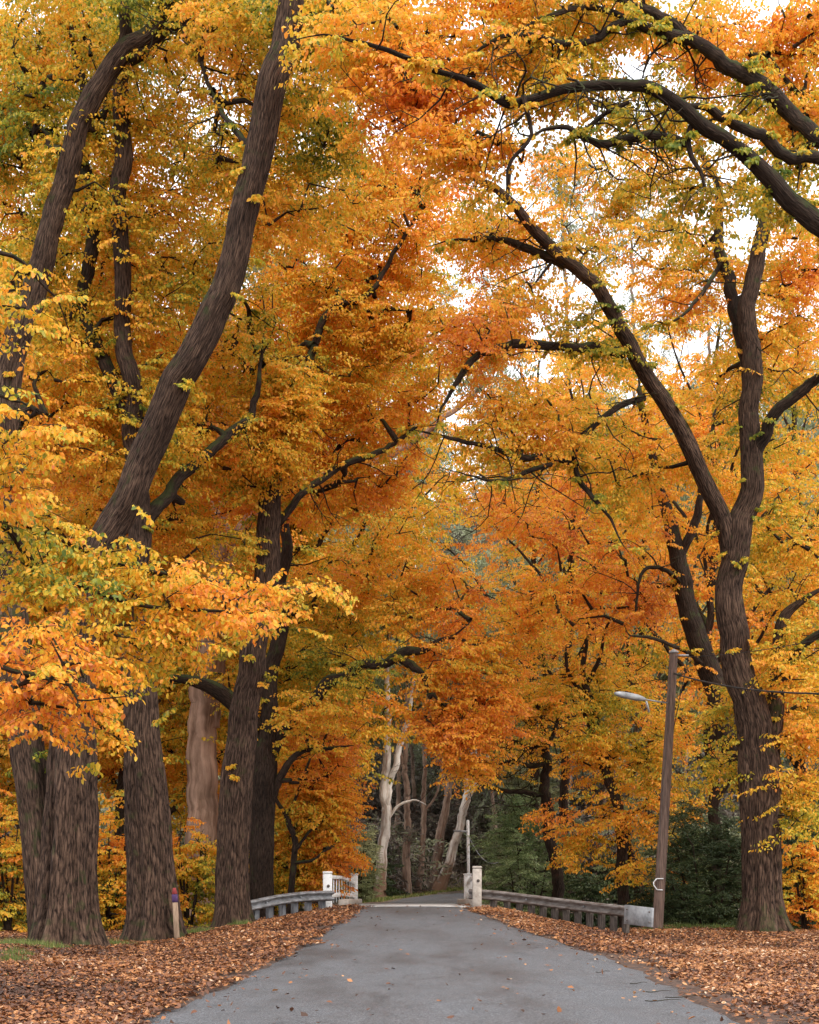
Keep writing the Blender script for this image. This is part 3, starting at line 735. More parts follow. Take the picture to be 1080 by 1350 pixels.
# left: double trunk nearest the camera with the long limb sweeping up to the right
tree('elm_tree', 'widest fluted double trunk at left edge, its long bare limb sweeping up across the picture', 'tree', [
    (T_, [(86, 1250, 82, 32), (88, 1170, 77, 32), (91, 1090, 73, 32), (94, 1000, 66, 32), (98, 900, 62, 32), (115, 800, 54, 32), (140, 715, 50, 31.8), (174, 640, 48, 31.6), (208, 562, 49, 31.4), (256, 476, 46, 31.2), (297, 395, 43, 31), (316, 320, 40, 31), (334, 240, 41, 31), (350, 150, 41, 31), (366, 60, 40, 31), (388, -40, 34, 31), (400, -150, 26, 31)]),
    (L_, [(60, 1252, 46, 32.3), (54, 1150, 44, 32.3), (44, 1050, 44, 32.6), (28, 930, 50, 33), (16, 830, 50, 33.5), (8, 720, 46, 34), (12, 600, 42, 34.4), (22, 480, 40, 34.7), (45, 380, 36, 35), (68, 300, 33, 35), (85, 220, 33, 35), (125, 130, 32, 35), (170, 75, 30, 35), (205, 38, 24, 35), (240, -30, 18, 35)]),
    (L_, [(170, 78, 20, 35), (220, 40, 15, 35.2), (262, 32, 12, 35.5), (320, 30, 8, 36), (380, 18, 5, 36.4)]),
    (L_, [(335, 200, 12, 31.4), (300, 160, 8, 32.5), (280, 120, 7, 33.5), (255, 60, 5, 34)])],
    [(260, -20, 300, 30, 35.5, 2, 22, -.1), (230, 180, 190, 200, 36.5, 2, 34, -.05), (5, 120, 60, 120, 38.8, 1.6, 12, -.15), (110, 420, 170, 160, 37.5, 2, 30), (60, 120, 120, 160, 38, 2, 20, -.2), (400, 170, 120, 170, 36, 2.4, 26, .02), (390, 20, 160, 60, 33, 2, 18, -.02), (140, 560, 140, 90, 37, 1.6, 20, .05)],
    1, AG, flare=.5, epi_n=70, bare=40, hue0=.50, mult=1.9, deep=.05, clefts=[(2.35, .42, .05), (3.55, .16, .02), (4.2, .22, .03), (1.9, .2, .03)])
tree('elm_tree', 'straight rough brown trunk second from the left with the marker stake at its foot', 'tree', [
    (T_, [(204, 1232, 66, 36), (200, 1150, 60, 36), (193, 1050, 55, 36), (187, 960, 48, 36), (181, 870, 44, 36), (178, 760, 38, 36), (178, 640, 34, 36), (174, 520, 30, 36), (163, 420, 26, 36), (158, 320, 26, 36), (156, 220, 27, 36), (160, 110, 22, 36), (166, 20, 18, 36), (170, -60, 12, 36)]),
    (L_, [(176, 560, 20, 36), (135, 470, 20, 36.6), (110, 400, 18, 37), (122, 300, 22, 37), (112, 220, 18, 37), (110, 130, 12, 37), (95, 40, 8, 37)]),
    (L_, [(179, 705, 26, 36.2), (212, 660, 20, 36.6), (250, 620, 18, 37), (298, 577, 16, 37.4), (338, 545, 12, 37.8), (345, 480, 6, 38)])],
    [(230, 330, 150, 200, 40.5, 2, 34, 0), (90, 300, 120, 140, 40.5, 2, 20, -.16), (260, 560, 150, 110, 40, 2, 28, .04), (180, 700, 180, 80, 40, 2, 24, -.02), (150, 30, 150, 90, 40, 2, 20, -.22)],
    2, AG, flare=.5, epi_n=60, hue0=.50, mult=1.7, deep=.05, clefts=[(2.7, .12, .02), (3.8, .16, .03)])
tree('elm_tree', 'grey-brown trunk right beside the near end of the left guardrail, topped flat in the leaves', 'tree', [
    (T_, [(307, 1218, 44, 40.5), (307, 1140, 43, 40.5), (311, 1050, 44, 40.5), (319, 960, 42, 40.5), (330, 870, 38, 40.5), (342, 790, 36, 40.5), (350, 700, 35, 40.5), (357, 610, 29, 40.5), (366, 560, 22, 40.5), (352, 500, 14, 40.6), (330, 440, 10, 40.8)]),
    (L_, [(368, 690, 12, 40.7), (400, 650, 11, 41), (440, 618, 11, 41.5), (490, 600, 9, 42), (540, 570, 6, 42.6)]),
    (L_, [(362, 580, 16, 40.6), (400, 500, 13, 41), (430, 420, 11, 41.5), (490, 380, 8, 42), (540, 300, 5, 42)])],
    [(375, 520, 55, 50, 39.6, .8, 16, .02), (350, 600, 30, 22, 39.7, .5, 4, .04), (420, 450, 130, 120, 43.2, 2, 34, .0), (520, 430, 100, 130, 43.5, 2, 26, .03), (300, 470, 90, 110, 44, 1.5, 22, -.06), (440, 600, 120, 90, 44, 2, 28, .05), (520, 250, 110, 120, 43.5, 2, 26, .04), (430, 300, 110, 110, 43, 2, 22, -.02), (270, 650, 120, 70, 44, 1.5, 20, .04)],
    3, AG, flare=.5, epi_n=60, bare=40, mult=1.5, deep=.05, clefts=[(3.5, .14, .03), (2.6, .08, .02)])
tree('elm_tree', 'dark trunk behind the left guardrail with a black limb bending low over the road', 'tree', [
    (T_, [(345, 1200, 34, 47), (345, 1110, 32, 47), (346, 1020, 36, 47), (352, 960, 26, 47), (358, 880, 24, 47.2), (372, 800, 22, 47.4), (376, 720, 18, 47.6), (380, 640, 12, 47.8)]),
    (L_, [(350, 1010, 22, 47), (372, 962, 18, 47), (405, 938, 16, 47), (432, 900, 17, 47), (455, 893, 14, 47), (478, 876, 14, 47), (508, 876, 13, 46.8), (538, 860, 14, 46.6), (560, 858, 10, 46.55), (580, 846, 7, 46.5)]),
    (L_, [(530, 868, 14, 46.6), (548, 882, 12, 46.5), (560, 890, 5, 46.4)]),
    (L_, [(340, 960, 24, 47), (305, 925, 24, 46.6), (275, 905, 20, 46.3), (240, 895, 13, 46)]),
    (L_, [(352, 1060, 12, 46.9), (372, 1020, 10, 46.7), (395, 990, 8, 46.6), (430, 985, 6, 46.5)])],
    [(395, 940, 40, 26, 45.6, .8, 9, -.1), (470, 885, 30, 16, 45.8, .6, 4, -.15), (470, 760, 110, 70, 49, 1.6, 26, -.04), (610, 885, 75, 75, 47, 1.4, 26, .06), (618, 965, 62, 66, 46.5, 1.2, 30, .12), (420, 860, 70, 70, 49, 1.4, 20, -.22), (425, 1000, 42, 80, 50, 1.2, 22, .1), (540, 750, 110, 90, 48.5, 2, 30, .06), (630, 860, 80, 90, 47.5, 1.5, 22, .1), (300, 850, 100, 80, 49, 1.4, 24, -.12), (640, 960, 50, 60, 47, 1, 12, .12)],
    4, AG, epi_n=50, bare=45, bark=M_bark2, mult=.8)
# right: the big forked elm
tree('elm_tree', 'big forked trunk right of the timber pole, one long limb arching toward the centre', 'tree', [
    (T_, [(1008, 1236, 62, 40), (1006, 1180, 52, 40), (1004, 1100, 53, 40), (1004, 1020, 56, 40), (994, 950, 48, 40), (976, 890, 42, 40), (968, 830, 40, 40), (967, 760, 39, 40), (972, 700, 37, 40), (982, 640, 34, 40), (991, 580, 30, 40), (989, 500, 28, 40), (985, 420, 26, 40), (992, 350, 24, 40), (1010, 290, 20, 40), (1024, 230, 15, 40), (1040, 150, 10, 40)]),
    (L_, [(966, 745, 30, 40), (955, 690, 28, 40), (932, 640, 26, 39.8), (905, 580, 26, 39.6), (878, 530, 25, 39.4), (850, 485, 24, 39.2), (822, 435, 23, 39), (785, 380, 21, 38.8), (745, 345, 19, 38.6), (700, 295, 16, 38.4), (660, 260, 12, 38.2), (628, 230, 9, 38), (606, 195, 5, 38)]),
    (L_, [(745, 350, 14, 38.6), (700, 328, 13, 38.7), (660, 316, 10, 38.8), (625, 315, 6, 39)]),
    (L_, [(822, 466, 15, 39.1), (780, 456, 14, 38.6), (740, 458, 13, 38), (690, 455, 14, 37.4), (640, 466, 11, 37), (610, 484, 11, 36.7), (592, 522, 6, 36.5)]),
    (L_, [(850, 524, 10, 39.3), (815, 536, 9, 39), (786, 560, 9, 38.7), (762, 585, 8, 38.5), (762, 630, 9, 38.4), (790, 665, 7, 38.2), (808, 690, 4, 38)]),
    (L_, [(762, 612, 7, 38.5), (720, 605, 9, 38.1), (690, 602, 9, 37.8), (640, 590, 7, 37.4), (600, 578, 6, 37), (560, 570, 3, 36.7)]),
    (L_, [(728, 612, 7, 38), (700, 622, 8, 37.7), (660, 634, 6, 37.4), (625, 628, 3, 37)]),
    (L_, [(993, 600, 22, 40), (1015, 560, 19, 39.7), (1045, 525, 18, 39.4), (1070, 500, 16, 39.2), (1100, 480, 12, 39), (1150, 430, 8, 38.6)]),
    (L_, [(986, 520, 16, 40.2), (974, 450, 17, 40.5), (962, 370, 18, 40.8), (948, 320, 16, 41), (946, 260, 12, 41.2), (930, 215, 8, 41.3), (912, 175, 5, 41.4)]),
    (L_, [(955, 340, 7, 40.9), (930, 380, 7, 40.4), (905, 410, 5, 40), (880, 425, 3, 39.8)]),
    (L_, [(1012, 1000, 34, 40.1), (1022, 930, 26, 40.4), (1026, 860, 18, 40.6), (1034, 815, 15, 40.5), (1062, 790, 8, 40.3)]),
    (L_, [(1022, 930, 18, 40.4), (1040, 880, 14, 40.1), (1062, 850, 12, 39.8), (1095, 815, 8, 39.5)]),
    (L_, [(668, 265, 7, 38.3), (672, 210, 7, 38), (668, 165, 4, 37.8)])],
    [(690, 560, 110, 60, 38.5, 1.6, 20, -.03), (720, 430, 110, 70, 39, 1.6, 16, -.02), (850, 620, 90, 90, 42, 1.6, 20, .05), (1000, 480, 90, 160, 42.5, 2, 30, -.02), (880, 340, 110, 100, 42, 1.8, 24, .08), (800, 230, 110, 70, 42, 1.8, 20, .06), (640, 330, 60, 60, 42, 1.5, 10, .04), (700, 300, 100, 70, 39.5, 1.6, 13, .02), (1050, 330, 60, 130, 42, 2, 20, .04), (1040, 720, 60, 90, 42, 1.8, 22, 0), (1050, 900, 60, 80, 40.5, 1.6, 16, -.08), (1050, 1030, 45, 90, 39.6, 1.2, 14, .04), (960, 960, 50, 70, 41.5, 1.2, 10, -.16), (620, 420, 70, 60, 37.6, 1.2, 12, .05)],
    5, AG, epi_n=170, bare=110, mult=.85, deep=.05, flare=.5, clefts=[(3.0, .16, .02), (3.6, .22, .02), (2.5, .14, .02), (4.2, .15, .02)])
tree('elm_tree', 'dark leaning trunk just left of and behind the big forked right-hand tree', 'tree', [
    (T_, [(1030, 1210, 44, 47.5), (1000, 1060, 42, 47.5), (965, 975, 36, 47.5), (940, 900, 32, 47.5), (918, 830, 28, 47.5), (900, 760, 27, 47.5), (893, 710, 24, 47.5), (873, 650, 16, 47.5), (858, 590, 13, 47.5), (845, 520, 8, 47.6)]),
    (L_, [(897, 735, 15, 47.5), (915, 690, 14, 47.2), (925, 640, 10, 47), (940, 560, 6, 47)]),
    (L_, [(905, 775, 9, 47.4), (880, 752, 7, 47.1), (856, 748, 6, 46.9), (842, 772, 5, 46.7), (838, 806, 3, 46.5)]),
    (L_, [(935, 885, 9, 47.4), (900, 855, 6, 47), (850, 840, 4, 46.5)])],
    [(880, 640, 100, 100, 49.5, 2, 24, .04), (800, 770, 90, 80, 48, 2, 28, .09), (720, 800, 90, 60, 48, 2, 22, .11), (870, 790, 60, 50, 48.5, 1.6, 12, .06), (790, 600, 90, 90, 49, 2, 18, .06), (960, 620, 60, 120, 49.5, 2, 20, .06), (900, 960, 30, 50, 49, 1.2, 3, .0), (700, 690, 100, 60, 48, 2, 20, .1)],
    6, AG, epi_n=50, bare=50, bark=M_bark2, mult=.55)
# right edge: tree out of frame whose limbs cross the top of the picture
tree('elm_tree', 'tree beyond the right edge, thick mossy limbs arching across the top right corner', 'tree', [
    (T_, [(1330, 1290, 90, 29), (1320, 1100, 78, 29), (1300, 900, 70, 29), (1270, 700, 62, 29), (1225, 540, 52, 29), (1165, 420, 44, 29), (1105, 330, 36, 29), (1065, 280, 32, 29), (1010, 228, 26, 28.8), (965, 186, 22, 28.6), (915, 157, 22, 28.4), (872, 123, 19, 28.2), (820, 112, 16, 28), (760, 106, 14, 27.8), (712, 121, 13, 27.6), (665, 126, 13, 27.4), (620, 108, 10, 27.2), (570, 90, 7, 27), (520, 72, 7, 26.8), (450, 55, 4, 26.6)]),
    (L_, [(1165, 425, 30, 29.2), (1130, 260, 28, 30), (1085, 185, 24, 30.4), (1040, 145, 24, 30.6), (985, 105, 24, 30.6), (935, 70, 21, 30.4), (880, 42, 18, 30.2), (830, 28, 13, 30), (780, 50, 12, 29.8), (745, 52, 10, 29.6), (690, 45, 8, 29.4), (640, 60, 5, 29)]),
    (L_, [(910, 52, 14, 30.3), (870, 20, 14, 30.2), (830, 2, 12, 30), (780, -12, 9, 29.8), (700, -30, 6, 29.4)]),
    (L_, [(1140, 300, 22, 29.6), (1085, 212, 18, 29.6), (1040, 205, 17, 29.4), (1000, 180, 16, 29.3), (950, 152, 14, 29.1), (920, 140, 10, 29)]),
    (L_, [(905, 190, 12, 28.6), (880, 180, 14, 28.7), (845, 178, 14, 28.8), (800, 186, 13, 28.8), (768, 180, 9, 28.8), (745, 168, 8, 28.8), (715, 170, 5, 28.8)]),
    (L_, [(765, 178, 7, 28.8), (800, 150, 7, 28.6), (830, 135, 5, 28.4)]),
    (L_, [(690, 125, 8, 27.5), (700, 180, 6, 27.6), (672, 215, 5, 27.7), (668, 245, 3, 27.8)]),
    (L_, [(838, 30, 9, 30), (790, 12, 9, 29.9), (730, 20, 8, 29.7), (690, 38, 6, 29.6), (675, 50, 4, 29.5)]),
    (L_, [(912, 165, 9, 28.4), (908, 200, 8, 28.3), (925, 225, 6, 28.3), (930, 245, 4, 28.3)])],
    [(760, -15, 260, 25, 30.8, 1, 26, .02), (1070, 40, 40, 60, 33, 1, 12, .0), (1065, 150, 30, 60, 32.4, 1, 10, .0), (925, 255, 60, 34, 30, .8, 7, .02), (600, 60, 120, 80, 30, 1.3, 32, .0), (780, 40, 130, 60, 32.2, 1.2, 30, .0), (960, 50, 100, 70, 33.4, 1.2, 30, .0), (1040, 80, 70, 110, 33.4, 1.2, 20, .0), (740, 120, 110, 50, 30.2, 1, 13, -.12), (900, 140, 120, 50, 31, 1, 14, -.12), (560, 150, 90, 70, 29.8, 1.2, 20, .0), (1040, 250, 60, 60, 31.5, 1, 9, -.05), (640, 190, 80, 40, 29.6, 1, 12, .0), (480, 60, 80, 80, 29.6, 1.2, 18, .0)],
    7, AG, epi_n=150, bark=M_bark2, bare=110, mult=.66)
# small trees behind the right guardrail
tree('young_elm', 'slim dark twin-stemmed tree with orange leaves behind the right guardrail', 'tree', [
    (T_, [(830, 1215, 15, 50), (820, 1130, 14, 50), (815, 1070, 14, 50), (800, 1010, 13, 50), (786, 960, 12, 50), (774, 915, 11, 50), (768, 880, 8, 50), (776, 830, 5, 50)]),
    (L_, [(848, 1215, 15, 50.3), (838, 1150, 13, 50.3), (822, 1090, 10, 50.2), (802, 1030, 8, 50), (785, 980, 7, 50), (772, 940, 6, 50)]),
    (L_, [(774, 905, 8, 50), (790, 870, 6, 49.8), (800, 830, 4, 49.6), (815, 800, 3, 49.5)]),
    (L_, [(778, 925, 7, 50), (752, 890, 6, 49.8), (745, 860, 4, 49.6)])],
    [(790, 920, 90, 60, 50, 1.8, 30, .08), (800, 1000, 90, 50, 49.5, 1.6, 24, .05), (850, 1050, 70, 50, 49.5, 1.5, 17, .06), (760, 1070, 60, 30, 49.5, 1, 10, .08), (700, 900, 60, 50, 49, 1.4, 9, .12), (860, 960, 50, 70, 50, 1.5, 14, .06), (850, 1130, 40, 40, 49, 1, 10, .02), (780, 1110, 60, 40, 49.5, 1, 10, 0)],
    8, 'young autumn trees', big=False, flare=.15, deep=0, bark=M_bark2, nspray=5, leaf=.10, mult=.62, hue0=.50)
tree('young_elm', 'dark bare-armed trunk with black twigs reaching left, behind the middle of the right guardrail', 'tree', [
    (T_, [(742, 1215, 18, 54), (733, 1150, 16, 54), (723, 1080, 16, 54), (720, 1040, 14, 54), (722, 1000, 12, 54), (716, 960, 10, 54), (702, 915, 6, 54), (692, 880, 4, 54)]),
    (L_, [(722, 1050, 8, 54), (690, 1043, 7, 53.7), (655, 1040, 6, 53.4), (625, 1024, 4, 53.2), (600, 1012, 3, 53)]),
    (L_, [(722, 1005, 7, 54), (700, 1010, 6, 53.8), (680, 1002, 4, 53.6), (660, 1008, 3, 53.4)]),
    (L_, [(718, 975, 5, 54), (700, 985, 4, 54), (670, 975, 3, 54), (640, 990, 2, 54)]),
    (L_, [(720, 990, 6, 54), (735, 950, 5, 54), (742, 900, 4, 54)])],
    [(730, 940, 50, 60, 54, 1.4, 9, .12), (640, 1000, 60, 25, 53.5, 1, 5, .14), (690, 920, 50, 40, 54, 1, 6, .12)],
    9, 'young autumn trees', big=False, flare=.15, deep=0, bark=M_bark2, nspray=5, leaf=.10, bare=120)
tree('young_elm', 'small orange-leaved tree with a curved dark stem behind the left guardrail and white post', 'tree', [
    (T_, [(372, 1200, 9, 48.5), (386, 1150, 8, 48.5), (388, 1110, 8, 48.5), (378, 1080, 7, 48.5), (366, 1060, 5, 48.5), (350, 1030, 4, 48.5)]),
    (L_, [(388, 1125, 5, 48.5), (405, 1100, 4, 48.6), (430, 1080, 3, 48.8)]),
    (L_, [(384, 1140, 5, 48.5), (410, 1135, 4, 48.5), (428, 1120, 3, 48.5)]),
    (L_, [(376, 1080, 4, 48.5), (395, 1040, 4, 48.6), (410, 1000, 3, 48.8)])],
    [(420, 1060, 50, 70, 50, 1.4, 40, .16), (380, 1100, 50, 70, 50.5, 1.2, 26, .02), (440, 1120, 22, 40, 50.5, 1, 16, .2), (360, 1160, 30, 30, 51, 1, 14, -.05), (410, 1150, 30, 30, 50.8, .8, 10, -.06)],
    10, 'young autumn trees', big=False, flare=.1, deep=0, bark=M_bark2, nspray=6, leaf=.10)
# foreground bough coming in from the left
tree('elm_tree', 'near tree outside the left edge whose leafy golden boughs hang across the left trunks', 'tree', [
    (T_, [(-420, 1400, 120, 20), (-400, 1150, 110, 20), (-380, 900, 100, 20), (-360, 700, 92, 20), (-340, 400, 80, 20), (-300, 100, 64, 20), (-260, -200, 44, 20)]),
    (L_, [(-365, 760, 40, 20), (-240, 660, 26, 20), (-110, 640, 20, 20), (0, 690, 13, 20), (40, 735, 10, 20.2), (110, 775, 8, 20.5), (200, 800, 6, 20.9), (300, 808, 4, 21.3)]),
    (L_, [(-30, 680, 9, 20), (60, 700, 7, 20.6), (160, 745, 6, 21.2), (270, 765, 5, 22), (380, 775, 4, 22.6), (430, 772, 2, 22.8)]),
    (L_, [(-370, 820, 34, 20), (-220, 800, 20, 19.6), (-90, 850, 14, 19.3), (0, 880, 8, 19), (90, 905, 5, 18.8)]),
    (L_, [(-350, 560, 30, 20), (-200, 470, 18, 19.5), (-80, 480, 10, 19), (0, 520, 6, 18.7)]),
    (L_, [(-240, 500, 12, 19.6), (-120, 380, 9, 20), (0, 330, 7, 20.3), (60, 380, 4, 20.6)])],
    [(30, 730, 70, 50, 20.4, .8, 16, -.22), (130, 755, 90, 40, 21, .8, 16, -.06), (230, 790, 110, 35, 21.3, .8, 20, .03), (340, 785, 90, 25, 22.2, .7, 13, .06), (60, 860, 90, 50, 19.5, .8, 18, .02), (30, 920, 50, 30, 19.2, .6, 5, -.04), (115, 930, 40, 50, 19.4, .5, 5, .0), (15, 560, 40, 60, 18.8, .6, 9, .12), (20, 640, 60, 40, 19.6, .6, 9, .08), (10, 400, 40, 80, 20.4, .6, 8, .02), (190, 850, 80, 40, 21, .7, 12, .0)],
    12, AG, epi_n=0, nspray=5, leaf=.082, slen=.62, droop=.42, lift=.06, mult=.44, hj=.17, hue0=.56)

# ============================================================ ROWS OF TREES FURTHER BACK
def generic(name, label, cat, x, y, h, seed, spread, nl, group, rk=.018, **kw):
    """free-standing tree with rising limbs; built at (x, y), copied later"""
    rg = np.random.default_rng(seed); g = float(gz(x, y)); r = rk*h
    tk = [(x, y, g, r)]
    cx, cy = x, y
    for k in range(1, 7):
        f = k/6; cx += rg.normal(0, .18); cy += rg.normal(0, .18); tk.append((cx, cy, g+h*.85*f, r*(1-.78*f)))
    tk = np.array(tk); st = [(T_, tk)]; tq = catmull(tk, .5)
    for k in range(nl):
        f = .28+.6*k/nl; i = int(f*(len(tq)-1)); p = tq[i]; a = k*2.4+rg.uniform(-.4, .4); R = spread*(1.1-.5*f)
        pts = [(p[0], p[1], p[2], p[3]*.55)]
        for q in (.35, .7, 1.0): pts.append((p[0]+math.cos(a)*R*q+rg.normal(0, .2), p[1]+math.sin(a)*R*q+rg.normal(0, .2), p[2]+h*.20*q**.8+rg.normal(0, .15), p[3]*.55*(1-.85*q)+.008))
        st.append((L_, np.array(pts)))
    n = kw.pop('n', 110); u = rg.normal(size=(n, 3)); u /= np.linalg.norm(u, axis=1)[:, None]; u *= rg.random((n, 1))**.4
    A = np.array([x, y, g+h*kw.pop('cz', .62)])+u*np.array([spread, spread, h*kw.pop('ch', .42)])
    return tree(name, label, cat, st, None, seed, group, anchors=(A, np.zeros(n)), big=False, flare=.2, deep=0, **kw)
BG = 'autumn trees in the rows behind'
bA = generic('autumn_tree', 'deep orange tree standing behind the leftmost double trunk', 'tree', -14.5, 50, 19, 21, 5.0, 9, BG, n=int(110*K), leaf=.13, slen=1.0, hue0=.53, bark=M_bark2)
bB = generic('autumn_tree', 'golden tree with upright limbs filling the space between the second and third left trunks', 'tree', -9.2, 52, 21, 22, 4.6, 9, BG, n=int(120*K), leaf=.13, slen=1.0, hue0=.50, bark=M_bark2)
bC = generic('autumn_tree', 'towering gold tree behind the top of the leaning left limb', 'tree', -8.0, 56, 31, 23, 6.2, 14, BG, n=250, leaf=.14, slen=1.15, hue0=.45, bark=M_bark2, cz=.60, ch=.42, rk=.011)
bD = generic('autumn_tree', 'tall open-crowned orange tree at right with sky between its branches', 'tree', 11.5, 58, 29, 24, 6.0, 14, BG, n=170, leaf=.13, slen=1.05, hue0=.56, bark=M_bark2, cz=.60, ch=.42, rk=.009)
def at(px, d): x = (px-540)/F*d; return (x, d, float(gz(x, d)))
for px, d, rz, sc, src, lab in [
    (330, 62, 1.3, 1.05, bA, 'orange tree seen above and behind the third left trunk'),
    (20, 60, 2.2, 1.15, bB, 'greenish gold tree at the far left edge behind the other trunks'),
    (200, 66, 4.0, 1.25, bA, 'tall orange tree far back between the two leftmost trunks and the third'),
    (385, 72, 5.1, 1.0, bB, 'golden tree beyond the creek, above the white bridge railing'),
    (50, 62, 1.0, 1.08, bC, 'towering tree at the far upper left, behind every other left-hand crown'),
    (390, 60, 2.6, 1.06, bC, 'towering golden tree above and behind the third left trunk'),
    (425, 66, 4.4, 1.14, bC, 'towering golden tree whose crown fills the top centre of the picture'),
    (-60, 50, 5.3, .92, bC, 'tall tree mostly beyond the left edge, behind the near golden boughs'),
    (748, 70, 1.9, .98, bD, 'tall open orange tree just right of the centre, beyond the creek'),
    (1060, 64, 3.3, 1.05, bD, 'tall open orange tree behind the crown of the big forked trunk'),
    (700, 82, .4, 1.15, bD, 'tallest and farthest of the open orange trees above the road'),
    (850, 80, 5.6, 1.1, bD, 'tall open orange tree farthest back behind the arching limb of the forked trunk'),
    (-20, 72, 3.0, 1.35, bC, 'very tall greenish gold tree farthest back at the upper left corner'),
    (1130, 58, .8, 1.0, bA, 'orange tree at the far right behind the big forked trunk')]:
    copy_tree(src, at(px, d), rz, sc, lab)

# ============================================================ GUM TREES BEYOND THE BRIDGE
GG = 'gum trees beyond the bridge'
def gum(label, stems, crown, seed, bark=M_gumbark, mult=1.0):
    return tree('gum_tree', label, 'tree', stems, crown, seed, GG, mat=M_gum, key=('gum', 40), leaf=.20, wide=.13, hue0=.5, hvar=.3, slen=1.5, nspray=5,
                bark=bark, limb_bark=M_gumpale if bark is M_gumbark else bark, big=False, flare=.25, deep=0, droop=.6, lift=.2, mult=mult)
gum('white-barked gum just right of the white bridge railing, forking like a V', [
    (T_, [(500, 1196, 17, 72), (503, 1150, 15, 72), (506, 1100, 13, 72), (509, 1050, 11.5, 72), (510, 1000, 9.5, 72), (514, 950, 8, 72), (511, 880, 6, 72), (518, 780, 5, 72)]),
    (L_, [(508, 1070, 11, 72), (517, 1020, 9, 72), (529, 975, 8, 72), (540, 930, 6, 72), (545, 860, 5, 72)]),
    (L_, [(508, 1092, 4.5, 72), (522, 1066, 4, 72), (545, 1056, 3, 72), (562, 1062, 1.5, 72)])],
    [(500, 760, 60, 70, 72, 3, 14), (560, 800, 50, 60, 72, 3, 10)], 31)
gum('slim brown-stockinged gum second to the right of the white V-shaped gum', [
    (T_, [(536, 1180, 11, 80), (537, 1120, 10, 80), (538, 1060, 8, 80), (535, 1000, 7, 80), (537, 900, 5, 80)]), (L_, [(537, 1050, 5, 80), (530, 1000, 4, 80), (522, 950, 3, 80)])],
    [(540, 860, 40, 80, 80, 3, 9)], 32, M_gumrough)
gum('thin pale gum straight up in the middle of the road opening', [
    (T_, [(553, 1178, 9, 82), (556, 1120, 8, 82), (560, 1060, 7, 82), (559, 1000, 5, 82), (563, 920, 4, 82)]), (L_, [(559, 1070, 4, 82), (575, 1050, 3, 82), (582, 1020, 3, 82)])],
    [(570, 880, 40, 70, 82, 3, 8)], 33, M_gumrough)
gum('rough brown gum leaning right, left one of the leaning pair on the grass bank', [
    (T_, [(570, 1178, 15, 86), (577, 1130, 13, 86), (587, 1070, 11, 86), (596, 1010, 9, 86), (600, 930, 6, 86)]), (L_, [(590, 1050, 6, 86), (580, 1000, 5, 86), (575, 950, 3, 86)])],
    [(610, 860, 60, 80, 86, 3, 10)], 34, M_gumrough)
gum('pale gum leaning strongly right, right one of the leaning pair on the grass bank', [
    (T_, [(576, 1184, 17, 85), (590, 1145, 13, 85), (603, 1100, 11, 85), (612, 1060, 11, 85), (621, 1010, 9, 85), (632, 950, 6, 85)]), (L_, [(612, 1060, 7, 85), (640, 1010, 5, 85), (650, 960, 4, 85)])],
    [(650, 880, 60, 70, 85, 3, 10)], 35)
gum('distant pinkish gum trunk showing above the green wattle right of the road', [
    (T_, [(662, 1150, 13, 100), (663, 1090, 11, 100), (661, 1040, 9, 100), (668, 960, 7, 100), (690, 860, 5, 100)]), (L_, [(662, 1040, 6, 100), (690, 980, 5, 100), (715, 930, 4, 100)])],
    [(700, 830, 60, 90, 100, 4, 14), (660, 760, 60, 60, 100, 4, 10)], 36, M_pinkbark)
gum('tall gum whose grey-green crown shows in the sky gap at upper right', [
    (T_, [(735, 1160, 10, 126), (740, 1000, 9, 126), (745, 800, 8, 126), (748, 600, 7, 126), (748, 450, 6, 126), (744, 330, 5, 126), (738, 230, 4, 126)]),
    (L_, [(748, 500, 4, 126), (715, 420, 3, 126), (690, 360, 2, 126)]), (L_, [(748, 620, 4, 126), (800, 540, 3, 126), (820, 480, 2, 126)]), (L_, [(748, 400, 4, 126), (775, 320, 3, 126), (785, 270, 2, 126)])],
    [(738, 225, 48, 50, 126, 3, 26), (690, 380, 50, 50, 126, 3, 12), (800, 520, 40, 60, 126, 3, 12), (600, 400, 40, 70, 126, 3, 6), (760, 640, 60, 80, 126, 3, 14), (745, 290, 30, 40, 126, 3, 9)], 37, M_gumrough)
for k, (lab, px, top, lobes) in enumerate([
    ('distant thin gum crown in the sky gap left of the long arching limb', 655, 300, [(650, 320, 50, 60, 132, 4, 22), (640, 430, 40, 50, 132, 4, 12)]),
    ('distant thin gum crown in the sky gap right of the long arching limb', 830, 260, [(825, 290, 50, 60, 130, 4, 22), (850, 420, 50, 70, 130, 4, 16)]),
    ('distant thin gum crown behind the top of the big forked trunk', 930, 380, [(930, 400, 50, 70, 134, 4, 22), (1040, 520, 40, 60, 134, 4, 12)]),
    ('distant thin gum crown at the upper left, seen between yellow leaves', 60, 60, [(60, 70, 60, 60, 120, 4, 22), (90, 160, 50, 60, 120, 4, 14)])]):
    gum(lab, [(T_, [(px+10, 1150, 8, lobes[0][4]), (px, 800, 7, lobes[0][4]), (px+6, 500, 5, lobes[0][4]), (px, top, 3, lobes[0][4])])], lobes, 131+k, M_gumrough)
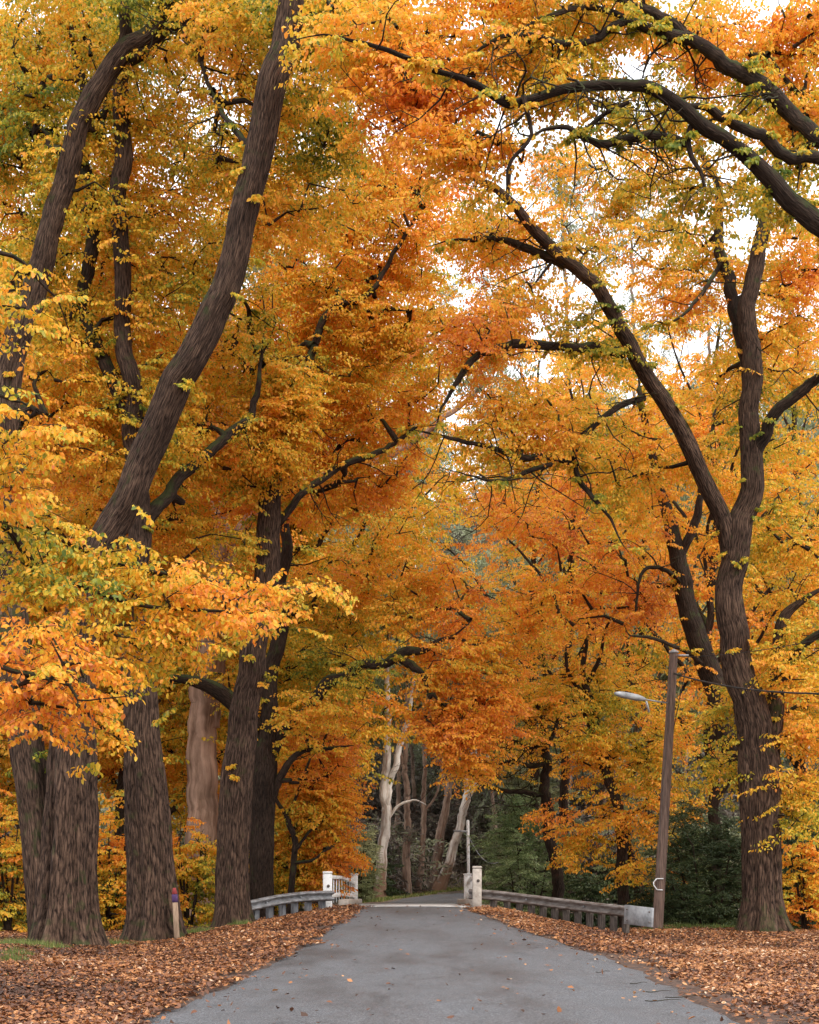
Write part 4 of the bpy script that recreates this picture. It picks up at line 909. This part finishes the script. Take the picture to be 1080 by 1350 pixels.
gum('pink-barked gum trunk between the second and third left trunks', [
    (T_, [(268, 1215, 48, 49), (266, 1130, 44, 49), (266, 1040, 42, 49), (268, 950, 40, 49), (275, 860, 36, 49), (285, 760, 30, 49), (295, 600, 24, 49), (300, 400, 16, 49)]),
    (L_, [(285, 800, 18, 49), (330, 680, 16, 49.5), (440, 622, 13, 50), (520, 596, 11, 50.5), (600, 540, 8, 51), (640, 500, 5, 51)]),
    (L_, [(282, 960, 16, 49), (292, 880, 14, 49.2), (300, 800, 10, 49.4)])],
    [(300, 330, 80, 60, 51, 3, 6), (640, 470, 40, 30, 51, 1, 3)], 38, M_pinkbark)
# prototypes for the wooded hillside
def gumproto(label, px, d, h, seed, bark):
    x, y, g = at(px, d); rg = np.random.default_rng(seed); r = .011*h
    tk = np.array([(x+rg.normal(0, .25)*k+(0 if k else 0), y, g+h*.92*k/5, r*(1-.15*k)) for k in range(6)]); st = [(T_, tk)]; tq = catmull(tk, 1.0)
    for k in range(6):
        i = int((.45+.08*k)*(len(tq)-1)); p = tq[i]; a = k*2.2+rg.uniform(-.5, .5); R = h*.17
        st.append((L_, np.array([(p[0]+math.cos(a)*R*q, p[1]+math.sin(a)*R*q, p[2]+h*.16*q, p[3]*.5*(1-.8*q)+.01) for q in (0, .35, .7, 1)])))
    n = 64; u = rg.normal(size=(n, 3)); u /= np.linalg.norm(u, axis=1)[:, None]; u *= rg.random((n, 1))**.35
    A = np.array([x, y, g+h*.76])+u*np.array([h*.2, h*.2, h*.26])
    return tree('gum_tree', label, 'tree', st, None, seed, 'gum trees on the hillside', anchors=(A, np.zeros(n)), mat=M_gum, key=('gum', 40), leaf=.26, wide=.16, hue0=.5, hvar=.3,
                slen=2.0, nspray=7, bark=bark, limb_bark=bark, big=False, flare=.2, deep=0, droop=.5)
gp = [gumproto('tall gum on the hillside, pale trunk, behind the top of the timber pole', 850, 112, 24, 41, M_gumbark),
      gumproto('gum on the hillside with rough brown trunk, left of the pale V-shaped gum', 470, 108, 22, 42, M_gumrough)]
rg = np.random.default_rng(77); cnt = 0
HL = 'one of the grey-green gum trees massed on the wooded hillside behind everything'
for row, d in enumerate((106, 120, 136, 154, 176, 200)):
    n = 13 if d < 170 else 11
    for k in range(n):
        px = -60+(k+rg.uniform(.1, .9))*1200/n
        if d < 140 and 440 < px < 680: continue
        loc = at(px, d+rg.uniform(-5, 5))
        ROWN = ['nearest', 'second', 'third', 'fourth', 'fifth', 'farthest']; ORD = ['first', 'second', 'third', 'fourth', 'fifth', 'sixth', 'seventh', 'eighth', 'ninth', 'tenth', 'eleventh', 'twelfth', 'thirteenth', 'fourteenth', 'fifteenth']
        copy_tree(gp[cnt % 2], loc, rg.uniform(0, 6.28), rg.uniform(.75, 1.15)*(.85 if 380 < px < 700 else .95), 'grey-green gum on the hillside, %s from the left in the %s row' % (ORD[k], ROWN[row]), 'gum trees on the hillside'); cnt += 1

rg = np.random.default_rng(78)
thin = gumproto('slender gum in the dark wood at the end of the road, between the leaning pair', 600, 97, 19, 43, M_gumrough)
for k, px in enumerate([450, 474, 524, 546, 636, 655, 712, 745, 800, 835, 905, 940]):
    copy_tree(thin, at(px, rg.uniform(88, 104)), rg.uniform(0, 6.28), rg.uniform(.7, 1.0), 'slender brown gum in the dark wood beyond the road, %s from the left' % ORD[k], 'slender gums beyond the road')
# ============================================================ SHRUBS
def shrub(name, label, px, py_top, d, wpx, seed, mat, n, leaf=.09, key=('elm', 46), wide=.28, hue0=.5, rd=1.2, group=None, slen=.6, hv=.3, cat='shrub', droop=.1, nspray=6):
    rg = np.random.default_rng(seed); x, y, g = at(px, d); top = P(px, py_top, d)[2]; h = top-g; rx = wpx/2/F*d
    st = []
    for k in range(5):
        a = k*1.3+rg.uniform(0, 1); R = rx*.55
        st.append(('stem', np.array([(x+math.cos(a)*R*q*.9, y+math.sin(a)*rd*.5*q, g-.1+h*.75*q, .05*(1-.8*q)+.006) for q in (0, .3, .65, 1)])))
    A = []
    while len(A) < n:
        u = rg.uniform(-1, 1, 3)
        if (u[0]**2+u[1]**2)*(1 if u[2] > 0 else .7)+u[2]**2*.95 < 1: A.append((x+u[0]*rx, y+u[1]*rd, g+h*(.5+.5*u[2])))
    return tree(name, label, cat, st, None, seed, group, anchors=(np.array(A), np.zeros(n)), mat=mat, key=key, leaf=leaf, wide=wide, hue0=hue0, hvar=hv, slen=slen,
                nspray=nspray, big=False, flare=0, deep=0, droop=droop, ground=False, bark=M_bark2)
shrub('wattle_shrub', 'dense feathery green wattle behind the right end of the bridge', 696, 1046, 62, 128, 51, M_wattle, 190, leaf=.10, key=('conifer', 60), wide=.12, rd=2.2)
shrub('wattle_shrub', 'lighter grey-green bush above the wattle, in the gap right of the road', 700, 965, 84, 110, 52, M_gum, 70, leaf=.2, key=('conifer', 60), wide=.14, rd=3, hue0=.75, slen=1)
shrub('pale_shrub', 'pale yellow-green bush just behind the far white bridge post', 474, 1085, 66, 46, 53, M_pale, 42, leaf=.12, key=('conifer', 60), wide=.14, rd=1.2)
shrub('wattle_shrub', 'grey-green feathery bush seen left of the timber pole', 870, 1020, 60, 150, 54, M_wattle, 110, leaf=.13, key=('conifer', 60), wide=.14, rd=2.5, hue0=.75, slen=.9)
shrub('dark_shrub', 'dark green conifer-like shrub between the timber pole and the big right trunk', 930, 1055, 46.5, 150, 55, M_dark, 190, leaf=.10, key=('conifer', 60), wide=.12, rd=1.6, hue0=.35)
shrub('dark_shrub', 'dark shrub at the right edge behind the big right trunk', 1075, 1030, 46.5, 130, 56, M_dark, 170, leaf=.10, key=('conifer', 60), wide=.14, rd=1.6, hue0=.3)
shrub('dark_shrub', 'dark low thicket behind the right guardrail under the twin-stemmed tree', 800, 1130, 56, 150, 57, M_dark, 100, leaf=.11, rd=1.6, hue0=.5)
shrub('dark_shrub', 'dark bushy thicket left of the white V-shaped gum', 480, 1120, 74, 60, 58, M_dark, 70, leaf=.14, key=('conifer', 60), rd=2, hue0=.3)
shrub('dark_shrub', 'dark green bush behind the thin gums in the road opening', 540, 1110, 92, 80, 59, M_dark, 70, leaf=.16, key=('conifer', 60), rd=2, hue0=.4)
shrub('autumn_shrub', 'orange undergrowth between the leftmost double trunk and the second trunk', 145, 1060, 42, 90, 60, M_leaf, 48, leaf=.10, rd=1.2, hue0=.52)
shrub('autumn_shrub', 'golden undergrowth at the left edge behind the double trunk', 10, 1050, 41, 90, 61, M_leaf, 50, leaf=.10, rd=1.3, hue0=.55)
shrub('autumn_shrub', 'gold and green undergrowth between the second and third left trunks', 250, 1080, 44, 70, 62, M_leaf, 36, leaf=.10, rd=1.2, hue0=.5)
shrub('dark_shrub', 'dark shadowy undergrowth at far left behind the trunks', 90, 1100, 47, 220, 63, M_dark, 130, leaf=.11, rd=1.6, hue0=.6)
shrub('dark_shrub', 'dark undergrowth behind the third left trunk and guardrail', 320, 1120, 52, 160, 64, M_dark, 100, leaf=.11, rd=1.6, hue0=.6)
shrub('autumn_shrub', 'orange sprays hanging low behind the right edge of the big right trunk', 1062, 1090, 42, 70, 65, M_leaf, 40, leaf=.10, rd=.8, hue0=.58, nspray=4)
print('LEAVES', TOTAL[0])

# ============================================================ FALLEN LEAVES, GRASS, TWIGS
rg = np.random.default_rng(5)
def edge_dist(x, y):                           # >0 beyond the asphalt, <0 on it
    l, r = road_half(y); return np.maximum(l-x, x-r)
def litter(name, n, y0, y1, label, road=False):
    y = y0+(y1-y0)*rg.random(n)**1.15; lim = .30*y+1.5; x = rg.uniform(-1, 1, n)*lim
    e = edge_dist(x, y); p3 = np.stack([x, y, y*0], 1); nz_ = noise3(p3, 1.1)*.5+noise3(p3+9, .4)*.3
    if road: keep = (e < 0) & (rg.random(n) < np.clip(.06+.94*np.exp(e/.42), 0, 1)*(.5+.5*nz_.clip(-1, 1)))
    else:
        dens = sstep(-.38, .12, e+.30*nz_-.1*(x > 0))
        bare = (x > 0)*(y < 27)*(1-sstep(.25, 1.35, e+.6*nz_))*.90
        keep = rg.random(n) < dens*(1-bare)*np.clip(.75+.6*nz_, .12, 1)
        keep &= ~((y > 46) & (np.abs(x) > 2.4)) & ~((y > 45.0) & (np.abs(x) < 1.5))
    x, y, e = x[keep], y[keep], e[keep]; m = len(x)
    t = unit(np.stack([rg.normal(size=m), rg.normal(size=m), rg.normal(0, .25, m)], 1)); nn = unit(np.stack([rg.normal(0, .38, m), rg.normal(0, .38, m), np.ones(m)], 1))
    z = np.where(e < -.1, gz(x*0, y)+.035, gz(x, y)+.012)+(rg.uniform(0, .045, m)*(e > 0))+.012
    z = np.where(e >= .1, np.maximum(z, gz(x, y)+.01)+.045*np.clip(noise3(np.stack([x, y, y*0], 1)+4, .8), 0, 1)*np.clip(e, 0, 1), z)
    s = rg.uniform(.042, .092, m)*(1+.25*(rg.random(m) < .12))
    p = np.stack([x, y, z], 1)
    V = leaf_verts(p-t*s[:, None]*.5, t, nn, s, .30, 0)
    fold = rg.uniform(-.2, .38, m)*s; V[:, 1, 2] += fold*.5; V[:, 2, 2] += fold*.4; V[:, 4, 2] += fold*.4; V[:, 5, 2] += fold*.5; V[:, 3, 2] += rg.uniform(-.1, .4, m)*s
    h = np.clip(.31+.14*noise3(np.stack([x, y, y*0], 1), 2.5)+rg.normal(0, .25, m)+.12*(x > 0), 0, 1)
    o = mesh_obj(name, V.reshape(-1, 3), leaf_quads(m), M_litter, hue=np.repeat(h, 2)); tagm(o, label, 'fallen leaves', kind='stuff'); return m
a1 = litter('leaf_litter', 560000, 11, 46.5, 'thick carpet of brown and orange fallen leaves on both verges')
a2 = litter('scattered_leaves', 17000, 11, 45, 'few loose fallen leaves scattered on the grey road', True)
print('LITTER', a1, a2)
def grass(name, label, spots, per, hmin, hmax, hue0, wdt=.006):
    V, H = [], []
    for (px, d, rx, ry) in spots:
        cx = (px-540)/F*d; n = per; a = rg.uniform(0, 6.28, n); r = np.sqrt(rg.random(n)); x = cx+r*np.cos(a)*rx; y = d+r*np.sin(a)*ry
        ok = (edge_dist(x, y) > .15) | (d < 50); x, y, r, n = x[ok], y[ok], r[ok], int(ok.sum())
        if not n: continue
        z = gz(x, y)-.02; h = rg.uniform(hmin, hmax, n)*(1-.5*r); b = rg.uniform(0, 6.28, n); lean = rg.uniform(.05, .5, n)*h
        w = wdt*rg.uniform(.7, 1.5, n); c, s = np.cos(b), np.sin(b); P0 = np.stack([x, y, z], 1); sd = np.stack([-s, c, s*0], 1)*w[:, None]; ld = np.stack([c, s, s*0], 1)*lean[:, None]; up = np.array([0, 0, 1.])*h[:, None]
        V.append(np.stack([P0-sd, P0+sd, P0+sd*.7+up*.6+ld*.4, P0-sd*.7+up*.6+ld*.4, P0+up+ld, P0+up+ld-sd*.1], 1)); H.append(np.clip(hue0+rg.normal(0, .25, n), 0, 1))
    V = np.concatenate(V); H = np.concatenate(H); n = len(V); b = (np.arange(n)*6)[:, None]
    Q = np.stack([b+[0, 1, 2, 3], b+[3, 2, 4, 5]], 1).reshape(-1, 4)
    o = mesh_obj(name, V.reshape(-1, 3), Q, M_grass, hue=np.repeat(H, 2)); tagm(o, label, 'grass', kind='stuff')
sp_ = [(10+k*7, 30.5+rg.uniform(-1, 1.5), .5, .4) for k in range(9)]+[(140+rg.uniform(-20, 20), 33.5, .5, .4) for k in range(5)]+[(260+rg.uniform(-25, 20), 37.5, .4, .3) for k in range(5)]+[(312, 39.0, .35, .25), (322, 39.2, .2, .2), (18, 26.5, .4, .3), (15, 24.5, .3, .3)]
grass('grass', 'tufts of green grass at the feet of the left trunks', sp_, 520, .08, .30, .55)
grass('grass', 'strip of green ground plants between the pole and the big right trunk', [(870+k*11, 42.6+rg.uniform(-.6, 1.5), .6, .7) for k in range(22)], 700, .06, .26, .3, .012)
grass('grass', 'green grass bank beyond the bridge under the gums', [(480+rg.uniform(0, 150), rg.uniform(66, 92), 2.0, 2.5) for k in range(70)]+[(700+rg.uniform(-60, 60), rg.uniform(70, 90), 2, 2) for k in range(16)], 420, .08, .24, .72, .03)
grass('seedlings', 'small green seedlings and weeds coming up through the leaf litter', [(rg.uniform(-20, 200), rg.uniform(19, 31), .12, .12) for k in range(26)]+[(rg.uniform(940, 1120), rg.uniform(24, 38), .12, .12) for k in range(14)], 26, .05, .14, .35, .012)
# twigs fallen on the right edge of the road
for k, (px, py, L, a) in enumerate([(905, 1315, .5, .1), (868, 1308, .3, 0), (842, 1297, .22, .05), (874, 1320, .4, -.05), (795, 1282, .2, 0), (103, 1306, .3, 1.1)]):
    d = 2000*1.43/(py-1155)
    for _ in range(4): d = 2000*(CH-float(gz(0, d))-.04)/(py-1155)
    x = (px-540)/F*d; z = max(float(gz(0, d)), float(gz(x, d)))+.05
    p = np.array([(x+L*f*math.cos(a), d+L*f*math.sin(a)+.02*math.sin(f*7), z+.01*math.sin(5*f)) for f in np.linspace(-.5, .5, 7)])
    V, Q, uv = tube(p, np.linspace(.006, .003, 7), 6); o = mesh_obj('fallen_twig', V, Q, M_bark2, uv=uv)
    tagm(o, ['longest dark twig lying on the right edge of the road', 'dark twig on the road just left of the longest twig', 'short dark stick higher up on the right side of the road', 'dark twig on the road nearest the camera, right side', 'tiny stick on the road near the leaf bank, farthest of the twigs', 'dark upright twig lying in the leaf litter on the left verge'][k], 'twig', 'twigs on the ground')
# understorey on the hillside: uncountable scrub
n = 26000; y = 80+135*rg.random(n)**1.5; x = rg.uniform(-1, 1, n)*(.30*y+6)
keep = (noise3(np.stack([x, y, y*0], 1), 9)+rg.normal(0, .4, n) > -.6) & (np.abs(x-xr(y)) > 3.2+.0*y) | (y > 93)
x, y = x[keep], y[keep]; m = len(x); S = np.stack([x, y, gz(x, y)+rg.uniform(.1, 3.0, m)], 1)
V, Q, H = sprays(S, rg.uniform(0, 6.28, m), rg.normal(.3, .5, m), rg.normal(0, .3, m), rg.uniform(1.2, 2.6, m), .34, ('conifer', 60), .16, rg, hue=.48+.4*noise3(S, 6)+rg.normal(0, .1, m))
o = mesh_obj('hillside_scrub', V, Q, M_scrub, hue=H); tagm(o, 'grey-green and brown scrub covering the wooded hillside', 'scrub', kind='stuff')

# bare brown thicket on the bank: thin arching stems nobody could count
n = 5200; y = rg.uniform(82, 112, n); x = rg.uniform(-1, 1, n)*(.30*y+2); ok = (np.abs(x-xr(y)) > 2.6) | (y > 93.5); x, y = x[ok], y[ok]; m = len(x)
h = rg.uniform(1.2, 4.2, m); a = rg.uniform(0, 6.28, m); ln = rg.uniform(.3, 2.2, m); g0 = gz(x, y); rows = []
for f in np.linspace(0, 1, 6):
    c = np.stack([x+np.cos(a)*ln*f**1.7+.12*np.sin(f*9+a), y+np.sin(a)*ln*f**1.7, g0+h*(f-.28*f**3)], 1)
    for k in range(3): rows.append(c+(.022*(1-.7*f))*np.array([math.cos(k*2.09), math.sin(k*2.09), 0]))
V = np.stack(rows, 1).reshape(-1, 3); b = (np.arange(m)*18)[:, None, None]
q = np.array([[r_*3+k, r_*3+(k+1) % 3, r_*3+3+(k+1) % 3, r_*3+3+k] for r_ in range(5) for k in range(3)])
M_twig = plain_mat('bare_twig', (.10, .07, .055), (.34, .26, .21), scale=.6, bump=0)
o = mesh_obj('bare_thicket', V, (b+q[None]).reshape(-1, 4), M_twig); tagm(o, 'bare brown stems of undergrowth on the bank beyond the bridge', 'undergrowth', kind='stuff')
